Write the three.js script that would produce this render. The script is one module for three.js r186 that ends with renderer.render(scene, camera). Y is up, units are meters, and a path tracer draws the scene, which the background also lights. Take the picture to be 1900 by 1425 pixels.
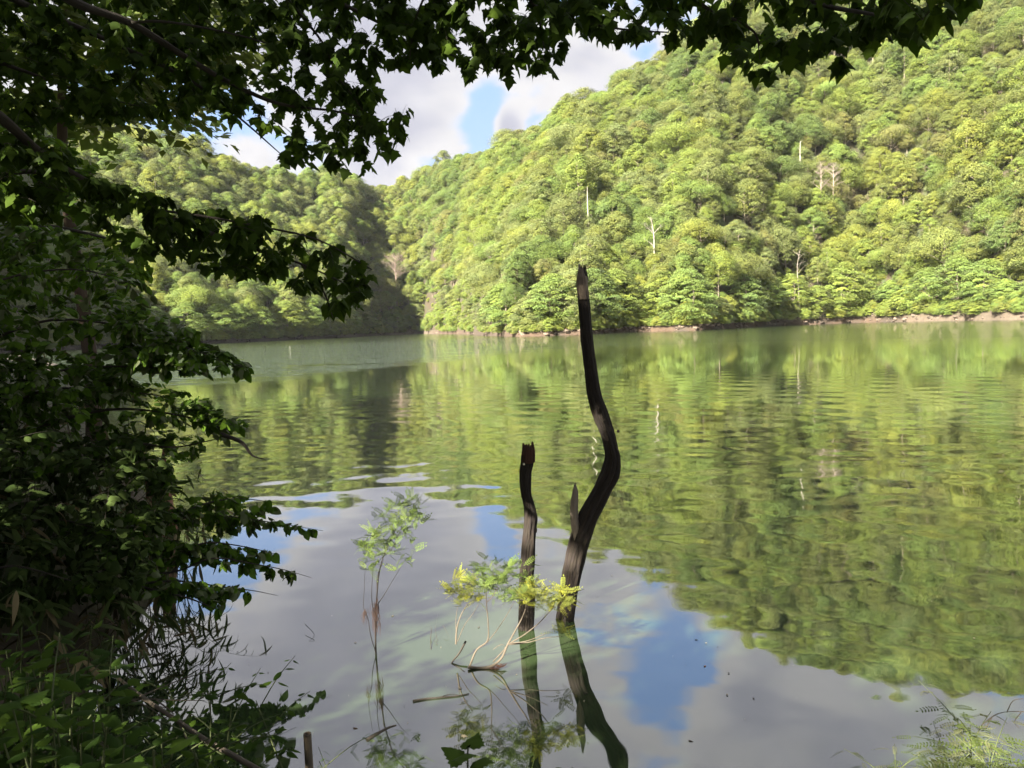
import * as THREE from 'three';
import { mergeGeometries } from 'three/addons/utils/BufferGeometryUtils.js';
import { ImprovedNoise } from 'three/addons/math/ImprovedNoise.js';

// ───────────────────────── camera, sky, sun, exposure ─────────────────────────
const scene = new THREE.Scene();
const V = (x, y, z) => new THREE.Vector3(x, y, z);
const EYE = V(0, 2.5, 0), PITCH = 4.4 * Math.PI / 180, ROLL = 0.035, FPX = 1400;
const camera = new THREE.PerspectiveCamera(2 * Math.atan(712.5 / FPX) * 180 / Math.PI, 4 / 3, 0.05, 6000);
camera.position.copy(EYE);
camera.rotation.order = 'YXZ';
camera.rotation.set(-PITCH, 0, -ROLL);
camera.focus = 9; camera.userData.fStop = 16;
const renderer = new THREE.WebGLRenderer({ antialias: true });
renderer.setSize(1024, 768);
renderer.toneMapping = THREE.LinearToneMapping;
renderer.toneMappingExposure = 8.3;
renderer.shadowMap.enabled = true;

const SUN_AZ = -138 * Math.PI / 180, SUN_EL = 32 * Math.PI / 180;          // behind the photographer, to the left
const sunDir = V(Math.sin(SUN_AZ) * Math.cos(SUN_EL), Math.sin(SUN_EL), -Math.cos(SUN_AZ) * Math.cos(SUN_EL));
const sun = new THREE.DirectionalLight(new THREE.Color().setRGB(1, 0.9, 0.74), 5);
sun.position.copy(sunDir).multiplyScalar(800);
sun.castShadow = true; sun.shadow.mapSize.set(4096, 4096);
Object.assign(sun.shadow.camera, { left: -500, right: 500, top: 500, bottom: -500, near: 1, far: 2000 });
scene.add(sun, sun.target);
scene.fog = new THREE.FogExp2(new THREE.Color().setRGB(0.82, 0.89, 1), 0.00004);

// ───────────────────────── helpers ─────────────────────────
function rng(seed) { let s = seed >>> 0; return () => { s = (s + 0x6d2b79f5) | 0; let t = Math.imul(s ^ (s >>> 15), 1 | s); t = (t + Math.imul(t ^ (t >>> 7), 61 | t)) ^ t; return ((t ^ (t >>> 14)) >>> 0) / 4294967296; }; }
const noise = new ImprovedNoise();
const n3 = (x, y, z) => noise.noise(x, y, z);
function fbm(x, y, z, o = 5) { let a = 0.5, s = 0, f = 1; for (let i = 0; i < o; i++) { s += a * n3(x * f + i * 17.3, y * f - i * 9.1, z * f + i * 4.7); a *= 0.5; f *= 2.03; } return s; }
const clamp = (x, a = 0, b = 1) => Math.min(b, Math.max(a, x));
const lerp = (a, b, t) => a + (b - a) * t;
const sstep = (a, b, x) => { const t = clamp((x - a) / (b - a)); return t * t * (3 - 2 * t); };
const DEG = Math.PI / 180;
function table(rows) { return (x, k) => { if (x <= rows[0][0]) return rows[0][k]; for (let i = 1; i < rows.length; i++) if (x <= rows[i][0]) { const t = (x - rows[i - 1][0]) / (rows[i][0] - rows[i - 1][0]); return lerp(rows[i - 1][k], rows[i][k], t * t * (3 - 2 * t) * 0.5 + t * 0.5); } return rows[rows.length - 1][k]; }; }
// a direction of sight for a place in the photograph (1900 x 1425), used to survey where things stand
camera.updateMatrixWorld();
function sight(px, py) { return V(px - 950, 712.5 - py, -FPX).normalize().applyQuaternion(camera.quaternion); }
function at(px, py, d) { return sight(px, py).multiplyScalar(d).add(EYE); }
function atZ(px, py, z) { const s = sight(px, py); return s.multiplyScalar(z / s.z).add(EYE); }
function onWater(px, py, y = 0) { const s = sight(px, py); return s.multiplyScalar((y - EYE.y) / s.y).add(EYE); }

const used = {};
function numbered(name) { used[name] = (used[name] ?? -1) + 1; return used[name] ? name + '_' + String(used[name]).padStart(3, '0') : name; }
function tag(o, label, category, group, kind) { if (label) o.userData.label = label; if (category) o.userData.category = category; if (group) o.userData.group = group; if (kind) o.userData.kind = kind; return o; }
function thing(name, label, category, pos = V(0, 0, 0), group) { const g = new THREE.Group(); g.name = numbered(name); g.position.copy(pos); scene.add(g); return tag(g, label, category, group); }
function part(name, geo, mat, parent) { const m = new THREE.Mesh(geo, mat); m.name = name; m.castShadow = m.receiveShadow = true; parent.add(m); return m; }
function local(g, o) { return g.translate(-o.position.x, -o.position.y, -o.position.z); }

// raw triangle soup with indices, normals computed
const ord = ['first', 'second', 'third', 'fourth', 'fifth', 'sixth', 'seventh', 'eighth', 'ninth', 'tenth', 'eleventh', 'twelfth', 'thirteenth', 'fourteenth', 'fifteenth', 'sixteenth', 'seventeenth', 'eighteenth', 'nineteenth', 'twentieth'];
const ordinal = (n) => n < 20 ? ord[n] : n < 30 ? (n === 20 ? 'twenty-first' : 'twenty-' + ord[n - 20]) : (n === 30 ? 'thirty-first' : n < 40 ? 'thirty-' + ord[n - 30] : 'forty-' + ord[(n - 40) % 10]);
class Soup {
  constructor() { this.p = []; this.n = []; this.c = []; this.uv = []; this.i = []; }
  get count() { return this.p.length / 3; }
  build(withColor = false) {
    const g = new THREE.BufferGeometry();
    g.setAttribute('position', new THREE.Float32BufferAttribute(this.p, 3));
    g.setAttribute('uv', new THREE.Float32BufferAttribute(this.uv, 2));
    if (withColor) g.setAttribute('color', new THREE.Float32BufferAttribute(this.c, 3));
    g.setIndex(this.i);
    if (this.n.length) g.setAttribute('normal', new THREE.Float32BufferAttribute(this.n, 3)); else g.computeVertexNormals();
    return g;
  }
}
// tapered tube through points; rad is an array or function of t; rough adds bark ridges
function tube(pts, rad, { seg = 6, per = 4, rough = 0, seed = 0, cap = true, uvLen = 0.5, jag = 0, groove = false } = {}) {
  const curve = new THREE.CatmullRomCurve3(pts, false, 'centripetal'), n = Math.max(2, (pts.length - 1) * per);
  const s = new Soup(), frames = curve.computeFrenetFrames(n, false);
  const radius = typeof rad === 'function' ? rad : (t) => { const x = t * (rad.length - 1), k = Math.min(rad.length - 2, Math.floor(x)); return lerp(rad[k], rad[k + 1], x - k); };
  let len = 0, prev = null;
  for (let a = 0; a <= n; a++) {
    const t = a / n, q = curve.getPoint(t), r = radius(t);
    if (prev) len += q.distanceTo(prev); prev = q;
    for (let b = 0; b <= seg; b++) {
      const th = (b % seg) / seg * Math.PI * 2, N = frames.normals[a], B = frames.binormals[a];
      let rr = r;
      if (rough) rr *= 1 + rough * ((groove ? -2.2 * Math.max(0, n3(Math.cos(th) * 4.2 + seed, Math.sin(th) * 4.2, len * 0.7) - 0.12) + 0.7 * n3(Math.cos(th) * 9, Math.sin(th) * 9 + seed, len * 3.5) : 0) + 1.3 * n3(Math.cos(th) * 2.6 + seed, Math.sin(th) * 2.6, len * 1.6) + 0.8 * n3(Math.cos(th) * 6 + seed, Math.sin(th) * 6, len * 2.5) + 0.5 * n3(Math.cos(th) * 14, Math.sin(th) * 14 + seed, len * 9));
      const off = N.clone().multiplyScalar(Math.cos(th) * rr).addScaledVector(B, Math.sin(th) * rr);
      if (jag && a >= n - 1) off.addScaledVector(frames.tangents[a], jag * (a === n ? 1 : 0.4) * (0.9 * n3(Math.cos(th) * 1.7 + seed * 3.1, Math.sin(th) * 1.7, 3.3) + 0.75 * n3(b * 1.37, seed, 1.7)));
      s.p.push(q.x + off.x, q.y + off.y, q.z + off.z); s.uv.push(b / seg, len / uvLen);
    }
  }
  const w = seg + 1;
  for (let a = 0; a < n; a++) for (let b = 0; b < seg; b++) { const o = a * w + b; s.i.push(o, o + w, o + 1, o + 1, o + w, o + w + 1); }
  if (cap) for (const [a, flip] of [[0, 0], [n, 1]]) {
    const t = a / n, q = curve.getPoint(t), c = s.count; if (jag && a === n) q.addScaledVector(frames.tangents[n], -jag * 0.9);
    s.p.push(q.x, q.y, q.z); s.uv.push(0.5, 0);
    for (let b = 0; b < seg; b++) { const o = a * w + b; flip ? s.i.push(o, c, o + 1) : s.i.push(o, o + 1, c); }
  }
  const g = s.build();
  // weld the seam's normals
  const nn = g.attributes.normal;
  for (let a = 0; a <= n; a++) { const i = a * w, j = a * w + seg; const x = nn.getX(i) + nn.getX(j), y = nn.getY(i) + nn.getY(j), z = nn.getZ(i) + nn.getZ(j), l = Math.hypot(x, y, z) || 1; nn.setXYZ(i, x / l, y / l, z / l); nn.setXYZ(j, x / l, y / l, z / l); }
  return g;
}
const merge = (list) => mergeGeometries(list, false);

// ───────────────────────── sky ─────────────────────────
{
  const W = 3072, H = 1536, SKY = 0.375, data = new Float32Array(W * H * 4);
  // places of the sky: [azimuth, elevation, width, height, change of cloud cover]
  const holes = [[-19.3, 14.6, 4.6, 2.3, -0.75], [-25, 17, 5, 3, -0.45], [-1.0, 15.0, 1.5, 2.6, -0.8], [5, 18.5, 5, 3, 0.35], [13, 23.3, 3.0, 2.4, -0.4], [10.5, 27.5, 2.8, 3.2, -0.34], [-19, 13.0, 3, 1.5, 0.5], [0.2, 14.4, 1.2, 1.5, 1.25],
    [-8, 15, 6.0, 5, 0.5], [-14, 19, 5, 3, 0.3], [-13, 24, 9, 7, 0.45], [25, 30, 11, 8, 0.5], [0, 27, 6, 5, 0.35], [17, 27, 3, 3, 0.4], [-15, 27, 9, 5, 0.3]];
  for (let j = 0; j < H; j++) for (let i = 0; i < W; i++) {
    if (j < H / 2 - 16) { const o = (j * W + i) * 4; data[o] = data[o + 1] = data[o + 2] = 0.25 * SKY; data[o + 3] = 1; continue; }
    const el = ((j + 0.5) / H - 0.5) * Math.PI, th = ((i + 0.5) / W - 0.5) * 2 * Math.PI;
    const up = Math.max(el, 0.012), x = Math.cos(up) * Math.cos(th), z = Math.cos(up) * Math.sin(th), y = Math.sin(up);
    const az = Math.atan2(x, -z) / DEG, e = up / DEG;
    // thin air: deep blue above, pale at the horizon
    const g = Math.pow(1 - y, 3.2);
    let r = lerp(0.11, 0.25, g), gg = lerp(0.19, 0.31, g), b = lerp(0.36, 0.41, g);
    // cloud deck, seen in perspective
    const k = 1 / (y + 0.16), cx = x * k, cz = z * k;
    const warp = fbm(cx * 1.1 + 3, cz * 1.1, 7.7, 3);
    let d = fbm(cx * 1.25 + warp * 0.9, 1.3, cz * 1.25 + warp * 0.9, 6) * 1.25 + 0.32;
    const fine = fbm(x * 9 + 2, y * 16, z * 9, 5);
    for (const [a0, e0, wa, we, s] of holes) { const q = ((az - a0) / wa) ** 2 + ((e - e0) / we) ** 2; if (q < 9) d += s * Math.exp(-q * 1.2); }
    d += fine * 0.38;
    const puff = Math.abs(fbm(x * 13 + warp * 2, y * 24, z * 13, 5)), cover = sstep(-0.08, 0.3, d + 0.3 * fbm(x * 21 + warp * 2, y * 36, z * 21, 6) + 0.16 - 0.75 * puff);
    const thick = sstep(0.15, 0.95, d + fine * 0.25);
    // lit rims are white, thick middles lilac grey
    const toSun = x * sunDir.x + y * sunDir.y + z * sunDir.z;
    const lum = lerp(0.29, 0.205, thick) * (1 + 0.10 * fbm(x * 22, y * 40, z * 22, 3)) * (1 + 0.12 * Math.max(0, toSun));
    r = lerp(r, lum * lerp(1, 0.965, thick), cover); gg = lerp(gg, lum * lerp(0.985, 0.97, thick), cover); b = lerp(b, lum * lerp(1.0, 1.13, thick), cover);
    const o = (j * W + i) * 4; data[o] = r * SKY; data[o + 1] = gg * SKY; data[o + 2] = b * SKY; data[o + 3] = 1;
  }
  const sky = new THREE.DataTexture(data, W, H, THREE.RGBAFormat, THREE.FloatType);
  sky.mapping = THREE.EquirectangularReflectionMapping; sky.magFilter = sky.minFilter = THREE.LinearFilter; sky.needsUpdate = true;
  scene.background = sky; scene.environment = sky;
}

// ───────────────────────── the shape of the land ─────────────────────────
// azimuth, distance of the shore, distance of the ridge, elevation of the tree tops on the ridge, height of the trees there
const LAND = [[-180, 45, 190, 7, 8], [-130, 40, 190, 8, 8], [-100, 42, 190, 14, 10], [-75, 60, 220, 21, 10], [-58, 110, 240, 19, 10], [-46, 190, 300, 17, 10], [-41, 225, 330, 16, 10], [-37, 250, 370, 15.4, 10], [-33, 270, 420, 14.9, 11], [-27.5, 285, 440, 14.1, 11], [-22.8, 292, 440, 13.8, 11],
  [-20.9, 296, 440, 12.9, 11], [-18.4, 305, 450, 11.8, 11], [-15.1, 320, 470, 11.25, 11], [-12.9, 332, 480, 11.6, 11], [-9.4, 395, 520, 10.7, 11], [-6.8, 405, 520, 11.2, 11], [-4.3, 315, 460, 12.3, 11], [-1.3, 205, 400, 12.9, 10], [0.6, 174, 370, 13.8, 10], [1.7, 172, 360, 14.3, 10], [5.5, 172, 340, 16.3, 10], [9.2, 184, 345, 18.2, 10],
  [11.5, 183, 350, 18.8, 10], [13.7, 180, 352, 19.8, 10], [15.4, 186, 357, 21.2, 10], [17.5, 200, 365, 22.0, 10], [20.7, 222, 385, 22.9, 10], [25, 238, 400, 23.5, 10], [29, 222, 395, 23.3, 10], [34, 200, 375, 22.7, 10], [42, 185, 360, 22, 10], [60, 170, 340, 20, 10], [85, 70, 220, 12, 8], [110, 50, 200, 8, 8], [180, 45, 190, 7, 8]];
const land = table(LAND);
const BANK = [[160, -60], [90, -6], [40, 3], [12, -0.8], [6, -2.0], [2.4, -2.6], [0.4, -2.95], [-1.3, -3.35], [-2.5, -4.3], [-3.2, -5.3], [-3.5, -6.3], [-3.65, -7.6], [-4.5, -9.5], [-5.4, -11.2], [-8.2, -15], [-15, -26], [-32, -56], [-70, -110], [-130, -170]];
const NEARPOLY = [...BANK, [-400, -170], [-400, 400], [400, 400], [400, -60]];
function inPoly(x, z, P) { let c = false; for (let i = 0, j = P.length - 1; i < P.length; j = i++) if ((P[i][1] > z) !== (P[j][1] > z) && x < (P[j][0] - P[i][0]) * (z - P[i][1]) / (P[j][1] - P[i][1]) + P[i][0]) c = !c; return c; }
function bankDist(x, z) {
  let best = 1e9;
  for (let i = 1; i < BANK.length; i++) { const [ax, az] = BANK[i - 1], [bx, bz] = BANK[i], dx = bx - ax, dz = bz - az, t = clamp(((x - ax) * dx + (z - az) * dz) / (dx * dx + dz * dz)); best = Math.min(best, Math.hypot(x - ax - t * dx, z - az - t * dz)); }
  return inPoly(x, z, NEARPOLY) ? best : -best;
}
const shoreD = (az) => { const d = land(az, 1); return d + 2.2 * fbm(az * 0.9, 2.2, 0, 3) * Math.min(1, d / 150); };
function height(x, z) {
  const D = Math.hypot(x, z) + 1e-6, az = Math.atan2(x, -z) / DEG;
  const Ds = shoreD(az), R = land(az, 2), el = land(az, 3), th = land(az, 4);
  const Hr = R * Math.tan(el * DEG) + 2.5 - th, u = D - Ds;
  let far;
  if (u < 0) far = -Math.min(4, -u * 0.35);
  else {
    const t = u / (R - Ds);
    far = 1.5 * (1 - Math.exp(-u / 1.6)) + (t < 1 ? Hr * (0.82 * t + 0.18 * Math.sin(t * Math.PI / 2)) : Hr * Math.exp(-Math.pow((D - R) / 420, 1.4)) * (1 - 0.05 * Math.min(1, (t - 1) * 3)));
    far += sstep(6, 50, u) * (9 * fbm(x * 0.012, 0.5, z * 0.012, 3) + 3.5 * fbm(x * 0.04, 5.5, z * 0.04, 3));
  }
  if (D > 300 && Math.abs(az) > 150) far *= 1;
  let near = -5;
  if (D < 260) {
    const s = bankDist(x, z);
    if (s < 0) near = -Math.min(3, -s * 0.42) + 0.03 * fbm(x * 3, 1, z * 3, 2);
    else {
      near = 0.8 * (1 - Math.exp(-s / 0.45)) + 0.05 * Math.max(0, s - 0.6) + 0.12 * fbm(x * 1.3, 4, z * 1.3, 4) * Math.min(1, s);
      const leftish = sstep(-1.5, -4.5, x) * sstep(-60, -14, z) * (1 - sstep(-2, 5, z));
      near += leftish * Math.min(1.5, Math.max(0, s - 0.2) * 0.62) + 0.10 * Math.max(0, s - 12);
    }
  }
  return Math.max(far, near);
}

// textures for earth and bark
function noiseTexture(size, f) { const d = new Uint8Array(size * size * 4); for (let y = 0; y < size; y++) for (let x = 0; x < size; x++) { const c = f(x / size, y / size), o = (y * size + x) * 4; d[o] = clamp(c[0]) * 255; d[o + 1] = clamp(c[1]) * 255; d[o + 2] = clamp(c[2]) * 255; d[o + 3] = 255; } const t = new THREE.DataTexture(d, size, size); t.wrapS = t.wrapT = THREE.RepeatWrapping; t.magFilter = t.minFilter = THREE.LinearFilter; t.needsUpdate = true; return t; }
const ring = (u, v, s, o, seed) => fbm(Math.cos(u * 6.2832) * s + seed, Math.sin(u * 6.2832) * s + Math.cos(v * 6.2832) * s, Math.sin(v * 6.2832) * s - seed, o);
const earthMap = noiseTexture(256, (u, v) => { const a = 0.82 + 0.7 * ring(u, v, 1.6, 6, 2.2); return [a, a, a]; });
const barkBump = noiseTexture(512, (u, v) => { const a = 0.5 + 0.9 * fbm(Math.cos(u * 6.2832) * 4.5, Math.sin(u * 6.2832) * 4.5, Math.sin(v * 6.2832) * 0.7 + Math.cos(v * 6.2832) * 0.7, 5); return [a, a, a]; });

{ // ground
  const azs = [];
  for (let a = -180; a < -52; a += 3) azs.push(a);
  for (let a = -52; a < 52; a += 0.3) azs.push(a);
  for (let a = 52; a <= 180.01; a += 2.99) azs.push(Math.min(a, 180));
  if (azs[azs.length - 1] < 180) azs.push(180);
  const off = [-6, -3, -1.5, -0.7, 0, 0.5, 1, 1.6, 2.3, 3.2, 4.5, 6.5, 9, 12];
  for (let i = 1; i <= 34; i++) off.push(12 + i * i * 0.16 + i * 4);
  for (const b of [420, 560, 760, 1050, 1500, 2200, 3200]) off.push(b);
  const NN = 64, s = new Soup(), rows = NN + off.length + 1;
  const soil = [0.05, 0.034, 0.02], litter = [0.036, 0.036, 0.016], moss = [0.035, 0.055, 0.014], rust = [0.055, 0.035, 0.022], pale = [0.08, 0.063, 0.046], mud = [0.035, 0.027, 0.02];
  for (const a of azs) {
    const Ds = shoreD(a), dx = Math.sin(a * DEG), dz = -Math.cos(a * DEG);
    for (let k = 0; k < rows; k++) {
      let D; if (k === 0) D = 0; else if (k <= NN) D = 0.35 * Math.pow((Ds - 8) / 0.35, (k - 1) / (NN - 1)); else D = Ds + off[k - NN - 1];
      const x = dx * D, z = dz * D, y = height(x, z);
      s.p.push(x, y, z); s.uv.push(x / 3, z / 3);
      const m = fbm(x * 0.6, 3, z * 0.6, 3) + 0.5, shore = D > 60 ? sstep(2.1, 1.45, y + 0.5 * fbm(x * 0.5, 0.3, z * 0.5, 3)) : 0, beach = sstep(-11, -9, a) * sstep(-5.2, -6.4, a) + sstep(26.5, 28.5, a);
      const red = rust.map((c, q) => lerp(lerp(c, mud[q], Math.max(sstep(-9, -13, a), clamp(2 * n3(a * 0.7, 4.4, 1)))), pale[q], clamp(beach * 0.9 + 0.5 * (m - 0.5))));
      for (let q = 0; q < 3; q++) s.c.push(lerp(lerp(soil[q], m > 0.5 ? moss[q] : litter[q], clamp(Math.abs(m - 0.5) * 5)), red[q], shore));
    }
  }
  for (let a = 0; a < azs.length - 1; a++) for (let k = 0; k < rows - 1; k++) { const o = a * rows + k, p = o + rows; s.i.push(o, p, o + 1, o + 1, p, p + 1); }
  // faces must look up
  const g0 = s.build(true); if (g0.attributes.normal.getY(rows * 60 + 30) < 0) { for (let i = 0; i < s.i.length; i += 3) { const t = s.i[i]; s.i[i] = s.i[i + 1]; s.i[i + 1] = t; } }
  const g = s.build(true);
  const m = new THREE.Mesh(g, new THREE.MeshStandardMaterial({ vertexColors: true, map: earthMap, roughness: 0.95, bumpMap: earthMap, bumpScale: 0.05 }));
  m.name = 'ground'; m.receiveShadow = m.castShadow = true; scene.add(tag(m, 'earth banks and steep slopes round the lake', null, null, 'structure'));
}

{ // water: one sheet; its ripples grow with the open wind out on the lake
  const T = 512, TILE = 7, r = rng(77), waves = [];
  for (let i = 0; i < 110; i++) {
    const lam = 0.16 * Math.pow(11, r() ** 1.15), k = TILE / lam, a = (r() + r() + r() - 1.5) * 1.25 + 1.25;
    const kx = Math.round(k * Math.cos(a)), kz = Math.round(k * Math.sin(a)); if (!kx && !kz) continue;
    waves.push([kx, kz, r() * 6.2832, Math.pow(lam, 0.4)]);
  }
  const d = new Float32Array(T * T * 4); let sum = 0;
  const sl = new Float32Array(T * T * 2);
  for (const [kx, kz, ph, amp] of waves) { const kk = Math.hypot(kx, kz); for (let y = 0; y < T; y++) for (let x = 0; x < T; x++) { const c = amp * Math.cos(6.2832 * (kx * x + kz * y) / T + ph); const o = (y * T + x) * 2; sl[o] += c * kx / kk; sl[o + 1] += c * kz / kk; } }
  for (let i = 0; i < T * T; i++) sum += sl[2 * i] ** 2 + sl[2 * i + 1] ** 2;
  const rms = Math.sqrt(sum / (T * T));
  for (let i = 0; i < T * T; i++) { d[4 * i] = 0.5 + 0.1 * sl[2 * i] / rms; d[4 * i + 1] = 0.5 + 0.1 * sl[2 * i + 1] / rms; d[4 * i + 2] = 1; d[4 * i + 3] = 1; }
  const nt = new THREE.DataTexture(d, T, T, THREE.RGBAFormat, THREE.FloatType); nt.wrapS = nt.wrapT = THREE.RepeatWrapping; nt.magFilter = nt.minFilter = THREE.LinearFilter; nt.needsUpdate = true;
  // slope of the ripples at a place on the lake
  const slope = (x, z) => {
    const D = Math.hypot(x, z), n = fbm(x * 0.03 + 2, 0.7, z * 0.03, 3);
    let s = 0.0026 + 0.002 * sstep(5, 12, D) + 0.005 * sstep(13, 48, D);
    s *= 1 + 0.7 * fbm(x * 0.16, 8.3, z * 0.16, 2);
    const L = land(Math.atan2(x, -z) / DEG, 1);
    s += 0.10 * sstep(48 + 10 * n, 84 + 14 * n, D) * (1 - 0.75 * sstep(L - 40, L - 14, D) * (1 - sstep(-6, -3, Math.atan2(x, -z) / DEG)));
    const az = Math.atan2(x, -z) / DEG, band = sstep(34, 50, D + n * 18 - Math.max(0, az + 16) * 1.7) * sstep(190, 130, D) * sstep(5, -8, az) * clamp(0.55 + 2.6 * fbm(x * 0.16, 3.1, z * 0.42, 3) + 0.5 * n3(x * 0.9, 7, z * 1.1), 0.04, 1.4);
    return s + 0.42 * band;
  };
  const LV = 16, S0 = 0.0025, q = 1.38, level = (s) => clamp(Math.round(Math.log(s / S0) / Math.log(q)), 0, LV - 1);
  const mats = [];
  for (let i = 0; i < LV; i++) {
    const sl = S0 * Math.pow(q, i), sc = 5 * sl, gloss = 1 - 0.8 * sstep(0.075, 0.2, sl);
    const m = new THREE.MeshPhysicalMaterial({ color: new THREE.Color().setRGB(0.025, 0.041, 0.017), roughness: 0.01, ior: 2.0, specularIntensity: 1.8, clearcoat: gloss, clearcoatRoughness: Math.min(0.2, Math.sqrt(0.22 * sl)), normalMap: nt, normalScale: new THREE.Vector2(sc, sc) }); m.name = 'lake water'; mats.push(m);
  }
  // the longer ripples are shaped in the sheet itself
  const rw = rng(321), swell = []; for (let i = 0; i < 26; i++) { const lam = 0.24 * Math.pow(6.2, i / 25), a = Math.PI / 2 + (rw() + rw() + rw() - 1.5) * 0.95 + 0.15; swell.push([Math.cos(a) * 6.2832 / lam, Math.sin(a) * 6.2832 / lam, rw() * 6.2832, lam]); }
  const azs = []; for (let a = -44; a < 44; a += 0.2) azs.push(a); for (let a = 44; a <= 316.01; a += 4) azs.push(a);
  const s = new Soup(), rad = [0]; for (let i = 0; i <= 620; i++) rad.push(1.2 * Math.pow(520 / 1.2, i / 620));
  const NA = azs.length - 1, w = rad.length;
  for (const az of azs) rad.forEach((D, k) => {
    const x = Math.sin(az * DEG) * D, z = -Math.cos(az * DEG) * D; let y = 0, nx = 0, nz = 0;
    if (Math.abs(az) < 43 && D > 2.5 && D < 130) {
      const gap = D * 0.0098, patch = 1 + 1.1 * fbm(x * 0.11 + 5, 2.2, z * 0.2, 2), rms = (0.0045 + 0.004 * sstep(6, 14, D) + 0.0065 * sstep(14, 50, D)) * patch; let tot = 0;
      for (const [kx, kz, ph, lam] of swell) { const f = sstep(3.2, 6, lam / gap) * sstep(43, 38, Math.abs(az)); tot += f; if (!f) continue; const t = kx * x + kz * z + ph, c = f * Math.cos(t), kk = 6.2832 / lam; nx += c * kx / kk; nz += c * kz / kk; y += f * Math.sin(t) / kk; }
      const sc = rms / Math.sqrt(Math.max(4, tot) * 0.5); nx *= -sc; nz *= -sc; y *= sc;
    }
    const l = Math.hypot(nx, 1, nz); s.p.push(x, y, z); s.n.push(nx / l, 1 / l, nz / l); s.uv.push(x / TILE, -z / TILE);
  });
  const by = Array.from({ length: LV }, () => []);
  for (let a = 0; a < NA; a++) for (let k = 0; k < w - 1; k++) {
    const o = a * w + k, p = o + w, th = (azs[a] + azs[a + 1]) / 2 * DEG, D = (rad[k] + rad[k + 1]) / 2, x = Math.sin(th) * D, z = -Math.cos(th) * D;
    if (D > 160 && D > shoreD(Math.atan2(x, -z) / DEG) + 12) continue;
    by[level(slope(x, z))].push(o, p, o + 1, o + 1, p, p + 1);
  }
  s.i = by.flat(); const g = s.build(); let st = 0; by.forEach((b, i) => { if (b.length) g.addGroup(st, b.length, i); st += b.length; });
  const m = new THREE.Mesh(g, mats); m.name = 'water'; m.receiveShadow = true; scene.add(tag(m, 'calm green lake that mirrors the hillside and the clouds', null, null, 'structure'));
}

// ───────────────────────── materials of plants and wood ─────────────────────────
const rgb = (r, g, b) => new THREE.Color().setRGB(r, g, b);
const leafMat = (c, t = 0.4, o = {}) => new THREE.MeshPhysicalMaterial({ color: c, roughness: 0.8, transmission: t, thickness: 0, side: THREE.DoubleSide, specularIntensity: 0.1, ...o });
const woodMat = (c, o = {}) => new THREE.MeshStandardMaterial({ color: c, roughness: 0.95, bumpMap: barkBump, bumpScale: 0.006, ...o });

// ───────────────────────── the woods round the lake ─────────────────────────
const FAR_LEAF = { color: rgb(1, 1, 1), roughness: 0.85, side: THREE.DoubleSide, vertexColors: true, specularIntensity: 0.2, transmission: 0.38, thickness: 0 };
function crownGeo(seed, { r, h, base, pads, per, size, flat = 0.22, droop = 0 }) {
  const R = rng(seed), s = new Soup(), tips = [];
  const lean = V((R() - 0.5) * 0.5, 0, (R() - 0.5) * 0.5);
  const bumps = (a, v) => 1 + 0.34 * n3(Math.cos(a) * 1.3 + seed * 3.7, Math.sin(a) * 1.3, v * 2.2 + seed);
  for (let p = 0; p < pads; p++) {
    const v = Math.pow((p + R()) / pads, 0.85), a = p * 2.39996 + R() * 0.9, prof = Math.pow(Math.sin(Math.PI * clamp(0.16 + 0.80 * v)), 0.7) * (v > 0.78 ? 1 - (v - 0.78) * 1.6 : 1);
    const rr = r * prof * bumps(a, v) * (R() < 0.2 ? 0.45 + 0.3 * R() : 0.74 + 0.28 * R());
    const c = V(Math.cos(a) * rr, base + v * h, Math.sin(a) * rr).addScaledVector(lean, v * r);
    const pr = r * (0.18 + 0.2 * R()), tone = 0.8 + 0.4 * R(), warm = R();
    tips.push(c);
    const out = V(Math.cos(a), 0.25, Math.sin(a));
    for (let q = 0; q < per; q++) {
      const aa = R() * 6.2832, ra = Math.sqrt(R()) * pr, x = c.x + Math.cos(aa) * ra, z = c.z + Math.sin(aa) * ra;
      const ro = Math.hypot(x, z), y = c.y + (R() - 0.5) * pr * flat * 2 - (ra / pr) ** 2 * pr * 0.35 - droop * ro / r;
      const n = V((R() - 0.5) * 1.5, 0.75 + 0.3 * R(), (R() - 0.5) * 1.5).addScaledVector(out, 0.55).normalize();
      const t1 = V(R() - 0.5, R() - 0.5, R() - 0.5).cross(n).normalize(), t2 = n.clone().cross(t1), sz = size * (0.6 + 0.8 * R()), o = s.count;
      const cs = tone * (0.88 + 0.24 * R()), col = [cs * lerp(0.94, 1.08, warm), cs, cs * lerp(1.1, 0.8, warm)], nn = n.clone().multiplyScalar(0.42).addScaledVector(out, 0.42).addScaledVector(V(0, 1, 0), 0.36).normalize();
      for (const [u, w2, lift] of [[-1, 0, 0], [0, -0.62, 0.22], [1, 0, 0], [0, 0.62, 0.22]]) { s.p.push(x + (t1.x * u + t2.x * w2 + n.x * lift) * sz, y + (t1.y * u + t2.y * w2 + n.y * lift) * sz, z + (t1.z * u + t2.z * w2 + n.z * lift) * sz); s.uv.push(u, w2); s.c.push(...col); s.n.push(nn.x, nn.y, nn.z); }
      s.i.push(o, o + 1, o + 2, o, o + 2, o + 3);
    }
  }
  return { geo: s.build(true), tips };
}
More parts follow.
